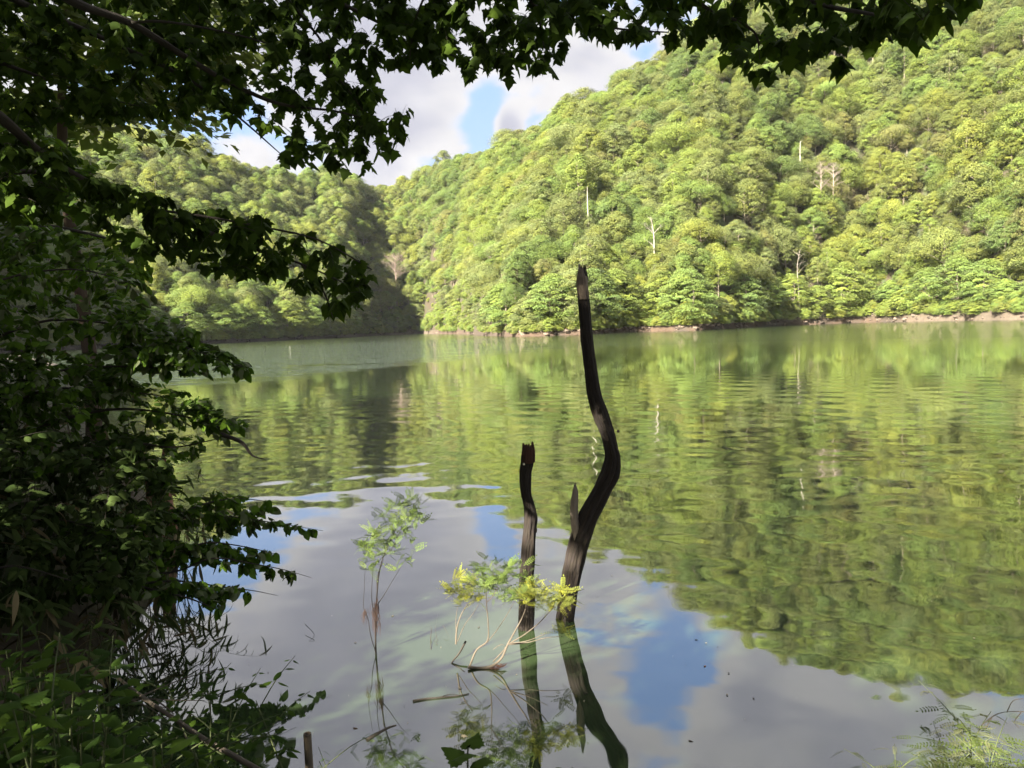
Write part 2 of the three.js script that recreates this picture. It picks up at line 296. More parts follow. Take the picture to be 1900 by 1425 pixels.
function trunkGeo(seed, tips, base, r0, top) {
  const R = rng(seed + 900), list = [tube([V(0, -1.2, 0), V((R() - 0.5) * 0.4, base * 0.5, (R() - 0.5) * 0.4), V((R() - 0.5) * 0.8, base + 0.3 * (top - base), (R() - 0.5) * 0.8), V((R() - 0.5) * 1.4, base + 0.85 * (top - base), (R() - 0.5) * 1.4)], [r0, r0 * 0.8, r0 * 0.55, r0 * 0.12], { seg: 6, per: 3 })];
  for (let i = 0; i < tips.length; i += Math.ceil(tips.length / 16)) { const t = tips[i], y0 = Math.max(base * 0.6, t.y - 0.55 * Math.hypot(t.x, t.z) - 0.6); list.push(tube([V(t.x * 0.03, y0, t.z * 0.03), V(t.x * 0.45, lerp(y0, t.y, 0.45), t.z * 0.45 + (R() - 0.5)), t], [r0 * 0.36, r0 * 0.2, r0 * 0.06], { seg: 4, per: 2, cap: false })); }
  return merge(list);
}
const FORMS = [];
for (const [k, o] of [[0, { r: 5.6, h: 9, base: 4.2 }], [1, { r: 6.4, h: 8.2, base: 4.6 }], [2, { r: 4.6, h: 10.5, base: 4.0 }], [3, { r: 5.8, h: 9.6, base: 3.6 }], [4, { r: 5.0, h: 7.6, base: 4.4 }], [5, { r: 6.0, h: 10, base: 4.4 }], [6, { r: 5.0, h: 10.5, base: 3.4 }], [7, { r: 5.4, h: 8.6, base: 2.6 }], [8, { r: 7.2, h: 5.6, base: 5.6 }], [9, { r: 4.8, h: 7.0, base: 3.2 }]]) {
  const c = crownGeo(31 + k * 7, { ...o, pads: 95, per: 170, size: 0.145, droop: k % 2 ? 0.5 : 0.2, flat: k % 3 === 0 ? 0.26 : 0.42 });
  FORMS.push({ crown: c.geo, trunk: trunkGeo(k, c.tips, o.base, 0.24, o.base + o.h) });
}
const SHORE_FORMS = [];                                                    // boughs down to the water
for (const [k, o] of [[0, { r: 6.2, h: 10.5, base: 0.7 }], [1, { r: 5.4, h: 9, base: 0.4 }], [2, { r: 6.8, h: 11.5, base: 1.0 }], [3, { r: 4.4, h: 5.4, base: 0.1 }]]) {
  const c = crownGeo(131 + k * 7, { ...o, pads: 120, per: 180, size: 0.145, droop: 0.7, flat: 0.1 });
  SHORE_FORMS.push({ crown: c.geo, trunk: trunkGeo(40 + k, c.tips, o.base + 1.5, 0.22, o.base + o.h) });
}
const TINTS = [['yellow-green', rgb(0.163, 0.212, 0.047)], ['fresh green', rgb(0.14, 0.2, 0.05)], ['olive green', rgb(0.148, 0.178, 0.051)], ['deep green', rgb(0.11, 0.16, 0.045)], ['golden green', rgb(0.183, 0.214, 0.048)], ['grey-green', rgb(0.148, 0.18, 0.064)], ['bronze green', rgb(0.155, 0.165, 0.056)]];
const tintMats = TINTS.map(([, c]) => new THREE.MeshPhysicalMaterial({ ...FAR_LEAF, color: c }));
const farTrunk = new THREE.MeshStandardMaterial({ color: rgb(0.2, 0.17, 0.135), roughness: 0.95 });
{
  const R = rng(4242), spots = [], row = [];
  // the row along the water's edge
  for (let az = -40; az < 48;) {
    const Ds = shoreD(az), d = Ds + 2.6 + R() * 2.4, step = (3.6 + 3.2 * R()) / Ds / DEG;
    const a = az * DEG; row.push({ x: Math.sin(a) * d, z: -Math.cos(a) * d, az, D: d, edge: true });
    az += step;
  }
  const G = 4.9;
  for (let gx = -330; gx < 330; gx += G) for (let gz = -560; gz < -60; gz += G) {
    const x = gx + (R() - 0.5) * G * 0.9, z = gz + (R() - 0.5) * G * 0.9, D = Math.hypot(x, z), az = Math.atan2(x, -z) / DEG;
    if (az < -50 || az > 46) continue;
    const Ds = shoreD(az), Rg = land(az, 2); if (D < Ds + 6.5 || D > Rg + 26) continue;
    spots.push({ x, z, az, D });
  }
  const all = [...row, ...spots];
  for (const t of all) {
    t.y = height(t.x, t.z) - 0.25; t.turn = R() * 6.2832;
    t.form = t.edge ? SHORE_FORMS[[0, 1, 2, 0, 1, 2, 3][Math.floor(R() * 7)]] : FORMS[Math.floor(R() * FORMS.length)];
    t.s = (t.edge ? 0.66 + 0.38 * R() : 0.46 + 0.46 * R() + (R() < 0.12 ? 0.28 : 0)) * (t.az < -4 ? 1.0 : 1);
    const nz = fbm(t.x * 0.02, 1.1, t.z * 0.02, 3) + (R() - 0.5) * 0.7;
    t.tint = t.edge ? (R() < 0.4 ? 1 : R() < 0.6 ? 0 : R() < 0.5 ? 3 : 5) : nz > 0.33 ? 4 : nz > 0.12 ? 0 : nz > -0.04 ? 2 : nz > -0.2 ? 1 : nz > -0.34 ? 5 : 3; if (!t.edge && R() < 0.035) t.tint = 6;
    const p = V(t.x, t.y + 7, t.z).project(camera); t.px = (p.x + 1) * 950; t.py = (1 - p.y) * 712.5; t.seen = t.px > -60 && t.px < 1960 && t.py > -60 && p.z < 1;
    t.size = t.form === SHORE_FORMS[3] ? t.s * 0.6 / t.D : t.s / t.D;
  }
  const near = all.filter((t) => t.seen && t.px > 330).sort((a, b) => b.size - a.size).slice(0, 280);
  const single = new Set(near);
  const M = (t) => new THREE.Matrix4().compose(V(t.x, t.y, t.z), new THREE.Quaternion().setFromAxisAngle(V(0, 1, 0), t.turn), V(t.s, t.s * (0.92 + 0.16 * Math.abs(Math.sin(t.turn * 3))), t.s));
  const right = near.filter((t) => t.edge && t.az > -3).sort((a, b) => a.az - b.az), left = near.filter((t) => t.edge && t.az <= -3).sort((a, b) => b.az - a.az);
  right.forEach((t, i) => { t.label = `${TINTS[t.tint][0]} tree at the water's edge of the sunlit right shore, ${ordinal(i)} from the cove`; t.group = 'trees along the water of the sunlit shore'; });
  left.forEach((t, i) => { t.label = `${TINTS[t.tint][0]} tree at the water's edge of the shaded left shore, ${ordinal(i)} from the cove`; t.group = 'trees along the water of the shaded shore'; });
  const tiers = {}; for (const t of near) if (!t.label) { const where = t.az > -3 ? 'sunlit right' : 'shaded cove', tier = t.py > 500 ? 'just behind the waterside trees' : t.py > 400 ? 'low' : t.py > 300 ? 'midway up' : 'high'; (tiers[[where, tier, t.tint]] ??= { where, tier, list: [] }).list.push(t); }
  for (const { where, tier, list } of Object.values(tiers)) list.sort((a, b) => a.az - b.az).forEach((t, i) => { const c = TINTS[t.tint][0]; t.label = `${c} tree ${tier === 'low' ? 'low on' : tier === 'high' ? 'high on' : tier === 'midway up' ? 'midway up' : 'just above the shore row,'}${tier.startsWith('just') ? '' : ' the'} ${where} slope, ${ordinal(i)} such from left`; t.group = c + ' trees on the ' + where + ' slope'; });
  for (const t of near) {
    if (!t.label) { t.label = t.az > -3 ? `${TINTS[t.tint][0]} broadleaf tree on the lower slope of the sunlit right hill` : `${TINTS[t.tint][0]} broadleaf tree on the slope round the shaded cove`; t.group = TINTS[t.tint][0] + ' trees on the ' + (t.az > -3 ? 'sunlit right hill' : 'slope round the cove'); }
    const g = thing('broadleaf_tree', t.label, 'tree', V(t.x, t.y, t.z), t.group); g.rotation.y = t.turn; g.scale.set(t.s, t.s * (0.92 + 0.16 * Math.abs(Math.sin(t.turn * 3))), t.s);
    part('trunk', t.form.trunk, farTrunk, g); part('crown', t.form.crown, tintMats[t.tint], g);
  }
  const rest = all.filter((t) => !single.has(t));
  for (let i = 0; i < 2100; i++) {                                           // low bushes on the bank and between the trunks
    const az = -42 + 90 * R(), D = shoreD(az) + 1.25 + 26 * Math.pow(R(), 2.2), x = Math.sin(az * DEG) * D, z = -Math.cos(az * DEG) * D;
    rest.push({ x, z, az, D, y: height(x, z) - 0.25, turn: R() * 6.2832, form: SHORE_FORMS[3], s: 0.22 + 0.32 * R(), tint: [0, 1, 4, 0, 2][Math.floor(R() * 5)] });
  }
  const forest = thing('forest', 'dense mixed green broadleaf woods covering the upper hillsides', 'forest'); forest.userData.kind = 'stuff';
  const white = new THREE.MeshPhysicalMaterial(FAR_LEAF), col = new THREE.Color();
  for (const f of [...FORMS, ...SHORE_FORMS]) {
    const own = rest.filter((t) => t.form === f); if (!own.length) continue;
    const a = new THREE.InstancedMesh(f.crown, white, own.length), b = new THREE.InstancedMesh(f.trunk, farTrunk, own.length); a.name = 'crown'; b.name = 'trunk';
    own.forEach((t, i) => { const m = M(t); a.setMatrixAt(i, m); b.setMatrixAt(i, m); const v = 0.88 + 0.24 * Math.abs(Math.sin(t.turn * 7)); a.setColorAt(i, col.copy(TINTS[t.tint][1]).multiplyScalar(v)); });
    a.castShadow = b.castShadow = a.receiveShadow = true; forest.add(a, b);
  }
}

// ───────────────────────── along the far shore ─────────────────────────
const rockGeo = (seed) => { const g = new THREE.IcosahedronGeometry(1, 1), p = g.attributes.position; for (let i = 0; i < p.count; i++) { const v = V().fromBufferAttribute(p, i), k = 1 + 0.45 * n3(v.x * 1.3 + seed, v.y * 1.3, v.z * 1.3 - seed); p.setXYZ(i, v.x * k, v.y * k * 0.7, v.z * k); } g.computeVertexNormals(); return g; };
{
  const R = rng(99), g = thing('shore_rocks', 'pale and rusty rocks strewn along the far waterline', 'rocks'); g.userData.kind = 'stuff';
  const m = new THREE.MeshStandardMaterial({ color: 0xffffff, roughness: 0.95 }), c = new THREE.Color(), mm = new THREE.Matrix4();
  for (let k = 0; k < 3; k++) {
    const im = new THREE.InstancedMesh(rockGeo(k * 3 + 1), m, 420); im.name = 'rock'; im.castShadow = im.receiveShadow = true;
    for (let i = 0; i < 420; i++) {
      const az = -22 + 64 * R(), D = shoreD(az) + 0.1 + 2.4 * R(), x = Math.sin(az * DEG) * D, z = -Math.cos(az * DEG) * D, sc = 0.12 + 0.5 * R() ** 3;
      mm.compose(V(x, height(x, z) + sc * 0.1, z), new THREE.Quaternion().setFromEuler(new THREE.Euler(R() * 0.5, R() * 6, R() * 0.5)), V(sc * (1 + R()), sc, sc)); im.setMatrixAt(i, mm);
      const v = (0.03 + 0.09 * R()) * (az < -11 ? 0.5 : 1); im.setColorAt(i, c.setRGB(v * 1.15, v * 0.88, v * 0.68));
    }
    g.add(im);
  }
}
// bare trees and pale snags that stand out of the woods
function onHill(px, py) { const s = sight(px, py); for (let d = 150; d < 700; d += 1) { const p = s.clone().multiplyScalar(d).add(EYE); if (p.y < height(p.x, p.z) + 8) return p; } return s.multiplyScalar(300).add(EYE); }
function bareTree(name, label, px, top, foot, { twigs = 40, r = 0.16, col = rgb(0.4, 0.34, 0.29), spread = 0.4, seed = 1, bend = 0.3 }) {
  const R = rng(seed), f = onHill(px, foot), hgt = Math.abs(atZ(px, top, f.z).y - f.y) + 7, gy = height(f.x, f.z);
  const topY = atZ(px, top, f.z).y, H = topY - gy, t = thing(name, label, 'dead tree', V(f.x, gy, f.z));
  const mat = woodMat(col), trunk = [V(0, -1, 0), V(bend * (R() - 0.5), H * 0.4, 0), V(bend * 2 * (R() - 0.5), H * 0.75, 0.1), V(bend * 2 * (R() - 0.5), H, 0)];
  part('trunk', tube(trunk, [r * 1.3, r, r * 0.7, r * 0.25], { seg: 7, per: 4 }), mat, t);
  const c = new THREE.CatmullRomCurve3(trunk), big = [], small = [];
  for (let i = 0; i < twigs; i++) {
    const u = 0.45 + 0.53 * R(), a = R() * 6.2832, L = H * spread * (1.15 - u) * (0.6 + 0.8 * R()), p = c.getPoint(u), e = p.clone().add(V(Math.cos(a) * L, L * (0.35 + 0.6 * R()), Math.sin(a) * L)), mid = p.clone().lerp(e, 0.5).add(V(0, L * 0.08, 0));
    (i < 7 ? big : small).push(tube([p, mid, e], [r * 0.35 * (i < 7 ? 1.3 : 0.7), r * 0.2, r * 0.06], { seg: 4, per: 2, cap: false }));
    for (let k = 0; k < 3; k++) { const q = mid.clone().lerp(e, R()), e2 = q.clone().add(V((R() - 0.5) * L, L * 0.5 * R(), (R() - 0.5) * L)); small.push(tube([q, q.clone().lerp(e2, 0.5), e2], [r * 0.14, r * 0.1, r * 0.04], { seg: 3, per: 1, cap: false })); }
  }
  for (const b of big) part('branch', b, mat, t);
  if (small.length) tag(part('twigs', merge(small), mat, t), null, null, null, 'stuff');
}
bareTree('dead_tree', 'bare pinkish grey dead tree at the head of the shaded cove', 736, 474, 545, { twigs: 90, r: 0.2, col: rgb(0.2, 0.155, 0.13), spread: 0.5, seed: 3 });
bareTree('dead_tree', 'pale bare dead tree, a thin twiggy pair with its neighbour, high on the sunlit slope', 1523, 300, 372, { twigs: 46, r: 0.17, col: rgb(0.21, 0.175, 0.15), spread: 0.28, seed: 5, bend: 0.1 });
bareTree('dead_tree', 'slightly shorter pale dead tree just right of the thin twiggy one on the sunlit slope', 1546, 303, 366, { twigs: 46, r: 0.17, col: rgb(0.21, 0.175, 0.15), spread: 0.28, seed: 8, bend: 0.1 });
bareTree('tree_snag', 'white pole-straight snag left of centre on the sunlit slope', 1091, 346, 400, { twigs: 0, r: 0.17, col: rgb(0.3, 0.28, 0.25), seed: 6, bend: 0.05 });
bareTree('tree_snag', 'short white broken snag with one side stub above the dead pair on the sunlit slope', 1485, 262, 300, { twigs: 2, r: 0.22, col: rgb(0.32, 0.3, 0.26), seed: 12, bend: 0.1 });
bareTree('pale_tree', 'pale crooked tree with bare white trunk beside a dark gap in the sunlit woods', 1215, 402, 470, { twigs: 12, r: 0.2, col: rgb(0.2, 0.185, 0.16), spread: 0.3, seed: 21, bend: 2 });
bareTree('pale_tree', 'slim white-barked bare tree among the green tiers above the sunlit shore', 1484, 462, 540, { twigs: 8, r: 0.1, col: rgb(0.22, 0.195, 0.165), spread: 0.3, seed: 23, bend: 0.8 });

// ───────────────────────── leaves ─────────────────────────
function fan(half, { fold = 0.16, curl = 0.16, petiole = 0.4, cy = 0.36, teeth = 0 } = {}) {        // half outline from the base to the tip
  const out = [...half.map(([x, y]) => [x, y]), ...half.slice(1, -1).reverse().map(([x, y]) => [-x, y])], s = new Soup();
  const put = (x, y) => { s.p.push(x, y, -fold * Math.abs(x) * 1.4 - curl * y * y + 0.05 * Math.sin(x * 9) * y); s.uv.push(x + 0.5, y); };
  const spine = [0, cy * 0.5, cy, (1 + cy) / 2]; spine.forEach((y) => put(0, y));
  out.forEach(([x, y]) => put(x, y));
  const N = out.length, near = (y) => { let b = 0; spine.forEach((q, i) => { if (Math.abs(q - y) < Math.abs(spine[b] - y)) b = i; }); return b; };
  for (let i = 0; i < N; i++) { const a = 4 + i, b = 4 + (i + 1) % N, ka = near(out[i][1] * 0.8 + 0.08), kb = near(out[(i + 1) % N][1] * 0.8 + 0.08); s.i.push(ka, a, b); if (ka !== kb) s.i.push(ka, b, kb); }
  if (petiole) { const o = s.count; for (const [x, y] of [[-0.012, 0.02], [0.012, 0.02], [0.012, -petiole], [-0.012, -petiole]]) { s.p.push(x, y, -0.1 * (y < 0 ? y * y : 0)); s.uv.push(0.5, 0.05); } s.i.push(o, o + 2, o + 1, o, o + 3, o + 2); }
  return s.build();
}
const MAPLE = fan([[0, 0.0], [0.15, -0.07], [0.36, 0.0], [0.28, 0.13], [0.40, 0.22], [0.60, 0.36], [0.42, 0.42], [0.31, 0.47], [0.27, 0.62], [0.16, 0.77], [0, 1.02]], { fold: 0.2, curl: 0.22 });
const MAPLE2 = fan([[0, 0.02], [0.17, -0.1], [0.40, 0.06], [0.33, 0.2], [0.44, 0.26], [0.56, 0.46], [0.38, 0.46], [0.30, 0.5], [0.25, 0.66], [0.13, 0.8], [0, 0.96]], { fold: 0.42, curl: 0.1 });
const MAPLE3 = fan([[0, 0.0], [0.13, -0.04], [0.32, -0.04], [0.3, 0.1], [0.44, 0.16], [0.58, 0.28], [0.44, 0.38], [0.34, 0.42], [0.25, 0.6], [0.1, 0.8], [0, 1]], { fold: 0.05, curl: 0.38 });
const HEART = fan([[0, 0.03], [0.16, -0.07], [0.34, -0.03], [0.45, 0.14], [0.45, 0.34], [0.36, 0.56], [0.2, 0.78], [0.08, 0.9], [0, 1]], { fold: 0.2, curl: 0.16, petiole: 0.3 });
const HEART2 = fan([[0, 0.03], [0.14, -0.04], [0.3, 0.03], [0.38, 0.2], [0.38, 0.4], [0.28, 0.64], [0.14, 0.84], [0.05, 0.93], [0, 1]], { fold: 0.4, curl: 0.3, petiole: 0.25 });
const OVAL = fan([[0, 0], [0.14, 0.08], [0.25, 0.26], [0.26, 0.5], [0.17, 0.76], [0.06, 0.92], [0, 1]], { fold: 0.25, curl: 0.22, petiole: 0.15 });
const toothed = (w, n, depth) => { const h = [[0, 0]]; for (let i = 1; i < n; i++) { const t = i / n, prof = w * Math.pow(Math.sin(Math.PI * Math.pow(t, 0.62)), 0.9) + 0.01; h.push([prof, t - 0.012]); h.push([prof * (1 - depth), t + 0.03]); } h.push([0, 1]); return h; };
const NETTLE = fan(toothed(0.36, 9, 0.2), { fold: 0.22, curl: 0.2, petiole: 0.3 }), NETTLE2 = fan(toothed(0.3, 8, 0.24), { fold: 0.4, curl: 0.36, petiole: 0.25 });
const LOBED = fan([[0, 0.05], [0.2, -0.08], [0.3, 0.02], [0.42, 0.0], [0.46, 0.12], [0.6, 0.2], [0.5, 0.3], [0.52, 0.42], [0.38, 0.44], [0.4, 0.58], [0.28, 0.6], [0.26, 0.74], [0.15, 0.78], [0.1, 0.9], [0, 1.05]], { fold: 0.2, curl: 0.3, petiole: 0.4 });
function bladeGeo(w, bend, tw) { const s = new Soup(), n = 7; for (let i = 0; i <= n; i++) { const t = i / n, ww = w * Math.pow(Math.sin(Math.PI * clamp(0.06 + 0.94 * Math.pow(t, 0.8), 0, 1)), 0.8), y = t * (1 - 0.3 * bend * t), z = -bend * t * t * 0.7; for (const k of [-1, 0, 1]) { s.p.push(k * ww * Math.cos(tw * t), y, z - Math.abs(k) * ww * 0.3 + k * ww * Math.sin(tw * t)); s.uv.push(k * 0.5 + 0.5, t); } } for (let i = 0; i < n; i++) for (let k = 0; k < 2; k++) { const o = i * 3 + k; s.i.push(o, o + 1, o + 3, o + 1, o + 4, o + 3); } return s.build(); }
const BLADES = [bladeGeo(0.07, 0.5, 0.3), bladeGeo(0.06, 0.9, -0.5), bladeGeo(0.08, 0.25, 0.6)];
function pinnate(pairs, lw, ll, bend = 0.3, tip = true, droop = 0.1) { const s = new Soup(); const leaflet = (x, y, z, ax, ay, L) => { const o = s.count, bx = -ay, by = ax; for (const [u, v, d] of [[0, 0, 0], [0.3, 0.5, -0.06], [0.65, 0.5, -0.1], [1, 0, -0.12], [0.65, -0.5, -0.1], [0.3, -0.5, -0.06]]) { s.p.push(x + (ax * u * L + bx * v * lw), y + (ay * u * L + by * v * lw), z + d * L); s.uv.push(u, v + 0.5); } s.i.push(o, o + 2, o + 1, o, o + 3, o + 2, o, o + 4, o + 3, o, o + 5, o + 4); };
  for (let i = 0; i < pairs; i++) { const t = 0.18 + 0.8 * i / pairs, z = -bend * t * t, k = 0.75 + 0.5 * Math.sin(Math.PI * t); for (const q of [-1, 1]) leaflet(0.01 * q, t, z, q * 0.93, 0.36, ll * k); } if (tip) leaflet(0, 1, -bend, 0, 1, ll);
  for (let i = 0; i < 5; i++) { const o = s.count, a = i / 5, b = (i + 1) / 5; for (const [x, t] of [[-0.008, a], [0.008, a], [0.006, b], [-0.006, b]]) { s.p.push(x, t, -bend * t * t - 0.002); s.uv.push(0.5, t); } s.i.push(o, o + 1, o + 2, o, o + 2, o + 3); }
  return s.build(); }
const PINNATE = [pinnate(6, 0.075, 0.17, 0.25), pinnate(7, 0.065, 0.16, 0.5), pinnate(6, 0.07, 0.18, 0.1)];
const FERNY = [pinnate(12, 0.035, 0.15, 0.35), pinnate(11, 0.035, 0.17, 0.6)];

function basis(p, axis, normal, s) { const y = axis.clone().normalize(), x = y.clone().cross(normal).normalize(), z = x.clone().cross(y); return new THREE.Matrix4().makeBasis(x, y, z).scale(V(s, s, s)).setPosition(p); }
// hangs the collected leaves on a thing: those that show largest one by one, the rest as one mass
function hangLeaves(t, leaves, geos, mats, { singles = 300, min = 7, name = 'leaf', seed = 5 } = {}) {
  const R = rng(seed), inv = t.position.clone().negate();
  for (const l of leaves) { const p = V().setFromMatrixPosition(l.m), v = p.clone().project(camera); l.s = V().setFromMatrixColumn(l.m, 1).length() / p.distanceTo(EYE) * FPX; l.in = Math.abs(v.x) < 1.04 && Math.abs(v.y) < 1.04 && v.z < 1; l.g = l.g ?? Math.floor(R() * geos.length); l.k = l.k ?? Math.floor(R() * mats.length); }
  const one = leaves.filter((l) => l.in && l.s >= min).sort((a, b) => b.s - a.s).slice(0, singles), set = new Set(one);
  for (const l of one) { const m = part(name, geos[l.g], mats[l.k], t); l.m.clone().setPosition(V().setFromMatrixPosition(l.m).add(inv)).decompose(m.position, m.quaternion, m.scale); }
  const rest = leaves.filter((l) => !set.has(l));
  geos.forEach((g, gi) => mats.forEach((mt, mi) => { const own = rest.filter((l) => l.g === gi && l.k === mi); if (!own.length) return; const im = new THREE.InstancedMesh(g, mt, own.length); im.name = 'foliage'; im.castShadow = im.receiveShadow = true; own.forEach((l, i) => im.setMatrixAt(i, l.m.clone().setPosition(V().setFromMatrixPosition(l.m).add(inv)))); t.add(tag(im, null, null, null, 'stuff')); }));
}
// lets twigs grow from the branches towards places in the crown; leaves sit along them
function growTwigs(lines, targets, R, { step = 0.13, r0 = 0.005, sag = 0.06, leaf }) {
  const nodes = [], twigs = [], leaves = [];
  for (const l of lines) { const c = new THREE.CatmullRomCurve3(l, false, 'centripetal'), L = c.getLength(), n = Math.max(2, Math.ceil(L / step)); for (let i = 1; i <= n; i++) nodes.push(c.getPoint(i / n)); }
  const base = nodes.slice(); const dist = (p, list) => { let b = 1e9, k = -1; for (let i = 0; i < list.length; i++) { const d = p.distanceToSquared(list[i]); if (d < b) { b = d; k = i; } } return [b, k]; };
  targets.sort((a, b) => dist(a, base)[0] - dist(b, base)[0]);
  for (const q of targets) {
    const [d2, k] = dist(q, nodes), p = nodes[k], d = Math.sqrt(d2); if (d < 0.02) continue;
    const mid = p.clone().lerp(q, 0.5).add(V((R() - 0.5) * 0.2 * d, sag * d + 0.03 * R(), (R() - 0.5) * 0.2 * d)), c = new THREE.QuadraticBezierCurve3(p, mid, q), rr = r0 * Math.min(1, 0.3 + d * 0.8);
    twigs.push(tube([p, c.getPoint(0.33), c.getPoint(0.67), q], [rr, rr * 0.8, rr * 0.55, rr * 0.35], { seg: 3, per: 2, cap: false }));
    const n = Math.ceil(d / step); for (let i = 1; i <= n; i++) nodes.push(c.getPoint(i / n));
    leaf(c, d, leaves);
  }
  return { twigs, leaves };
}
function scatter(poly, n, R, depth) { const xs = poly.map((p) => p[0]), ys = poly.map((p) => p[1]), x0 = Math.min(...xs), x1 = Math.max(...xs), y0 = Math.min(...ys), y1 = Math.max(...ys), out = []; while (out.length < n) { const x = lerp(x0, x1, R()), y = lerp(y0, y1, R()); if (inPoly(x, y, poly)) out.push(at(x, y, depth(x, y, R()))); } return out; }
const horizontal = (R) => { const a = R() * 6.2832; return V(Math.cos(a), 0, Math.sin(a)); };

const barkBlack = woodMat(rgb(0.018, 0.014, 0.011)); const barkDark = woodMat(rgb(0.045, 0.038, 0.03)), barkMid = woodMat(rgb(0.09, 0.075, 0.055)), barkPale = woodMat(rgb(0.115, 0.095, 0.072)), barkRed = woodMat(rgb(0.16, 0.075, 0.045));

// ───────────────────────── trees on the near bank, whose shade lies on everything close by ─────────────────────────
const shadeCrown = [crownGeo(501, { r: 5.2, h: 8.5, base: 3.4, pads: 120, per: 110, size: 0.17, droop: 0.6, flat: 0.22 }), crownGeo(502, { r: 4.6, h: 9.5, base: 3.8, pads: 120, per: 110, size: 0.17, droop: 0.4, flat: 0.26 })];
shadeCrown.push(crownGeo(503, { r: 3.9, h: 6.5, base: 7.0, pads: 110, per: 110, size: 0.15, droop: 0.1, flat: 0.22 }));
const shadeTrunk = shadeCrown.map((c, i) => trunkGeo(510 + i, i === 2 ? [] : c.tips, 3.6, 0.2, 12));
const bankBark = woodMat(rgb(0.055, 0.038, 0.026));
function bankTree(label, x, z, k, s, turn, mat) { const t = thing('bank_tree', label, 'tree', V(x, height(x, z) - 0.2, z)); t.rotation.y = turn; t.scale.setScalar(s); part('trunk', shadeTrunk[k], bankBark, t); part('crown', shadeCrown[k].geo, mat, t); return t; }
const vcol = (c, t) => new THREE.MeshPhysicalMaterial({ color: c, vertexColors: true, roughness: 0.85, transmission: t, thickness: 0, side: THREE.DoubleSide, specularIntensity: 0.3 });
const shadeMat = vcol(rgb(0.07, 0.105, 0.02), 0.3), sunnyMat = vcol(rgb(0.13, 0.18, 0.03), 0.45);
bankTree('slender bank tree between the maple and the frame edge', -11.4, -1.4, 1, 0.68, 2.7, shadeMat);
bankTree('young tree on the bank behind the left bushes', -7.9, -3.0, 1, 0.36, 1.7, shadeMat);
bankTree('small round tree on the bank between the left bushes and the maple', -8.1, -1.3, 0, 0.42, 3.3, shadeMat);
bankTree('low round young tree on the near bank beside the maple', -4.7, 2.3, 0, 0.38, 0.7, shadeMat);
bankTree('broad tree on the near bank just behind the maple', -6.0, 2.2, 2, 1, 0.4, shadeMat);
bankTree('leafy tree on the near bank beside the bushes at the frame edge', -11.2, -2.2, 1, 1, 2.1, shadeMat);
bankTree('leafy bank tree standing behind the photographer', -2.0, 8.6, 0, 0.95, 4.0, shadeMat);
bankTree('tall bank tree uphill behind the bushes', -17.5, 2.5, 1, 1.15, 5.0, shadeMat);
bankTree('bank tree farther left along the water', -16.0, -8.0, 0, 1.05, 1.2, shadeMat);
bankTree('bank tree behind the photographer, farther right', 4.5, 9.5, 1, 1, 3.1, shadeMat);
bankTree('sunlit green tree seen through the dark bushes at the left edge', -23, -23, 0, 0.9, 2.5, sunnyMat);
{ const p = at(147, 600, 17); bankTree('tree with a bare brown trunk seen through the leaves at left', p.x, p.z, 2, 0.95, 3.6, sunnyMat); }

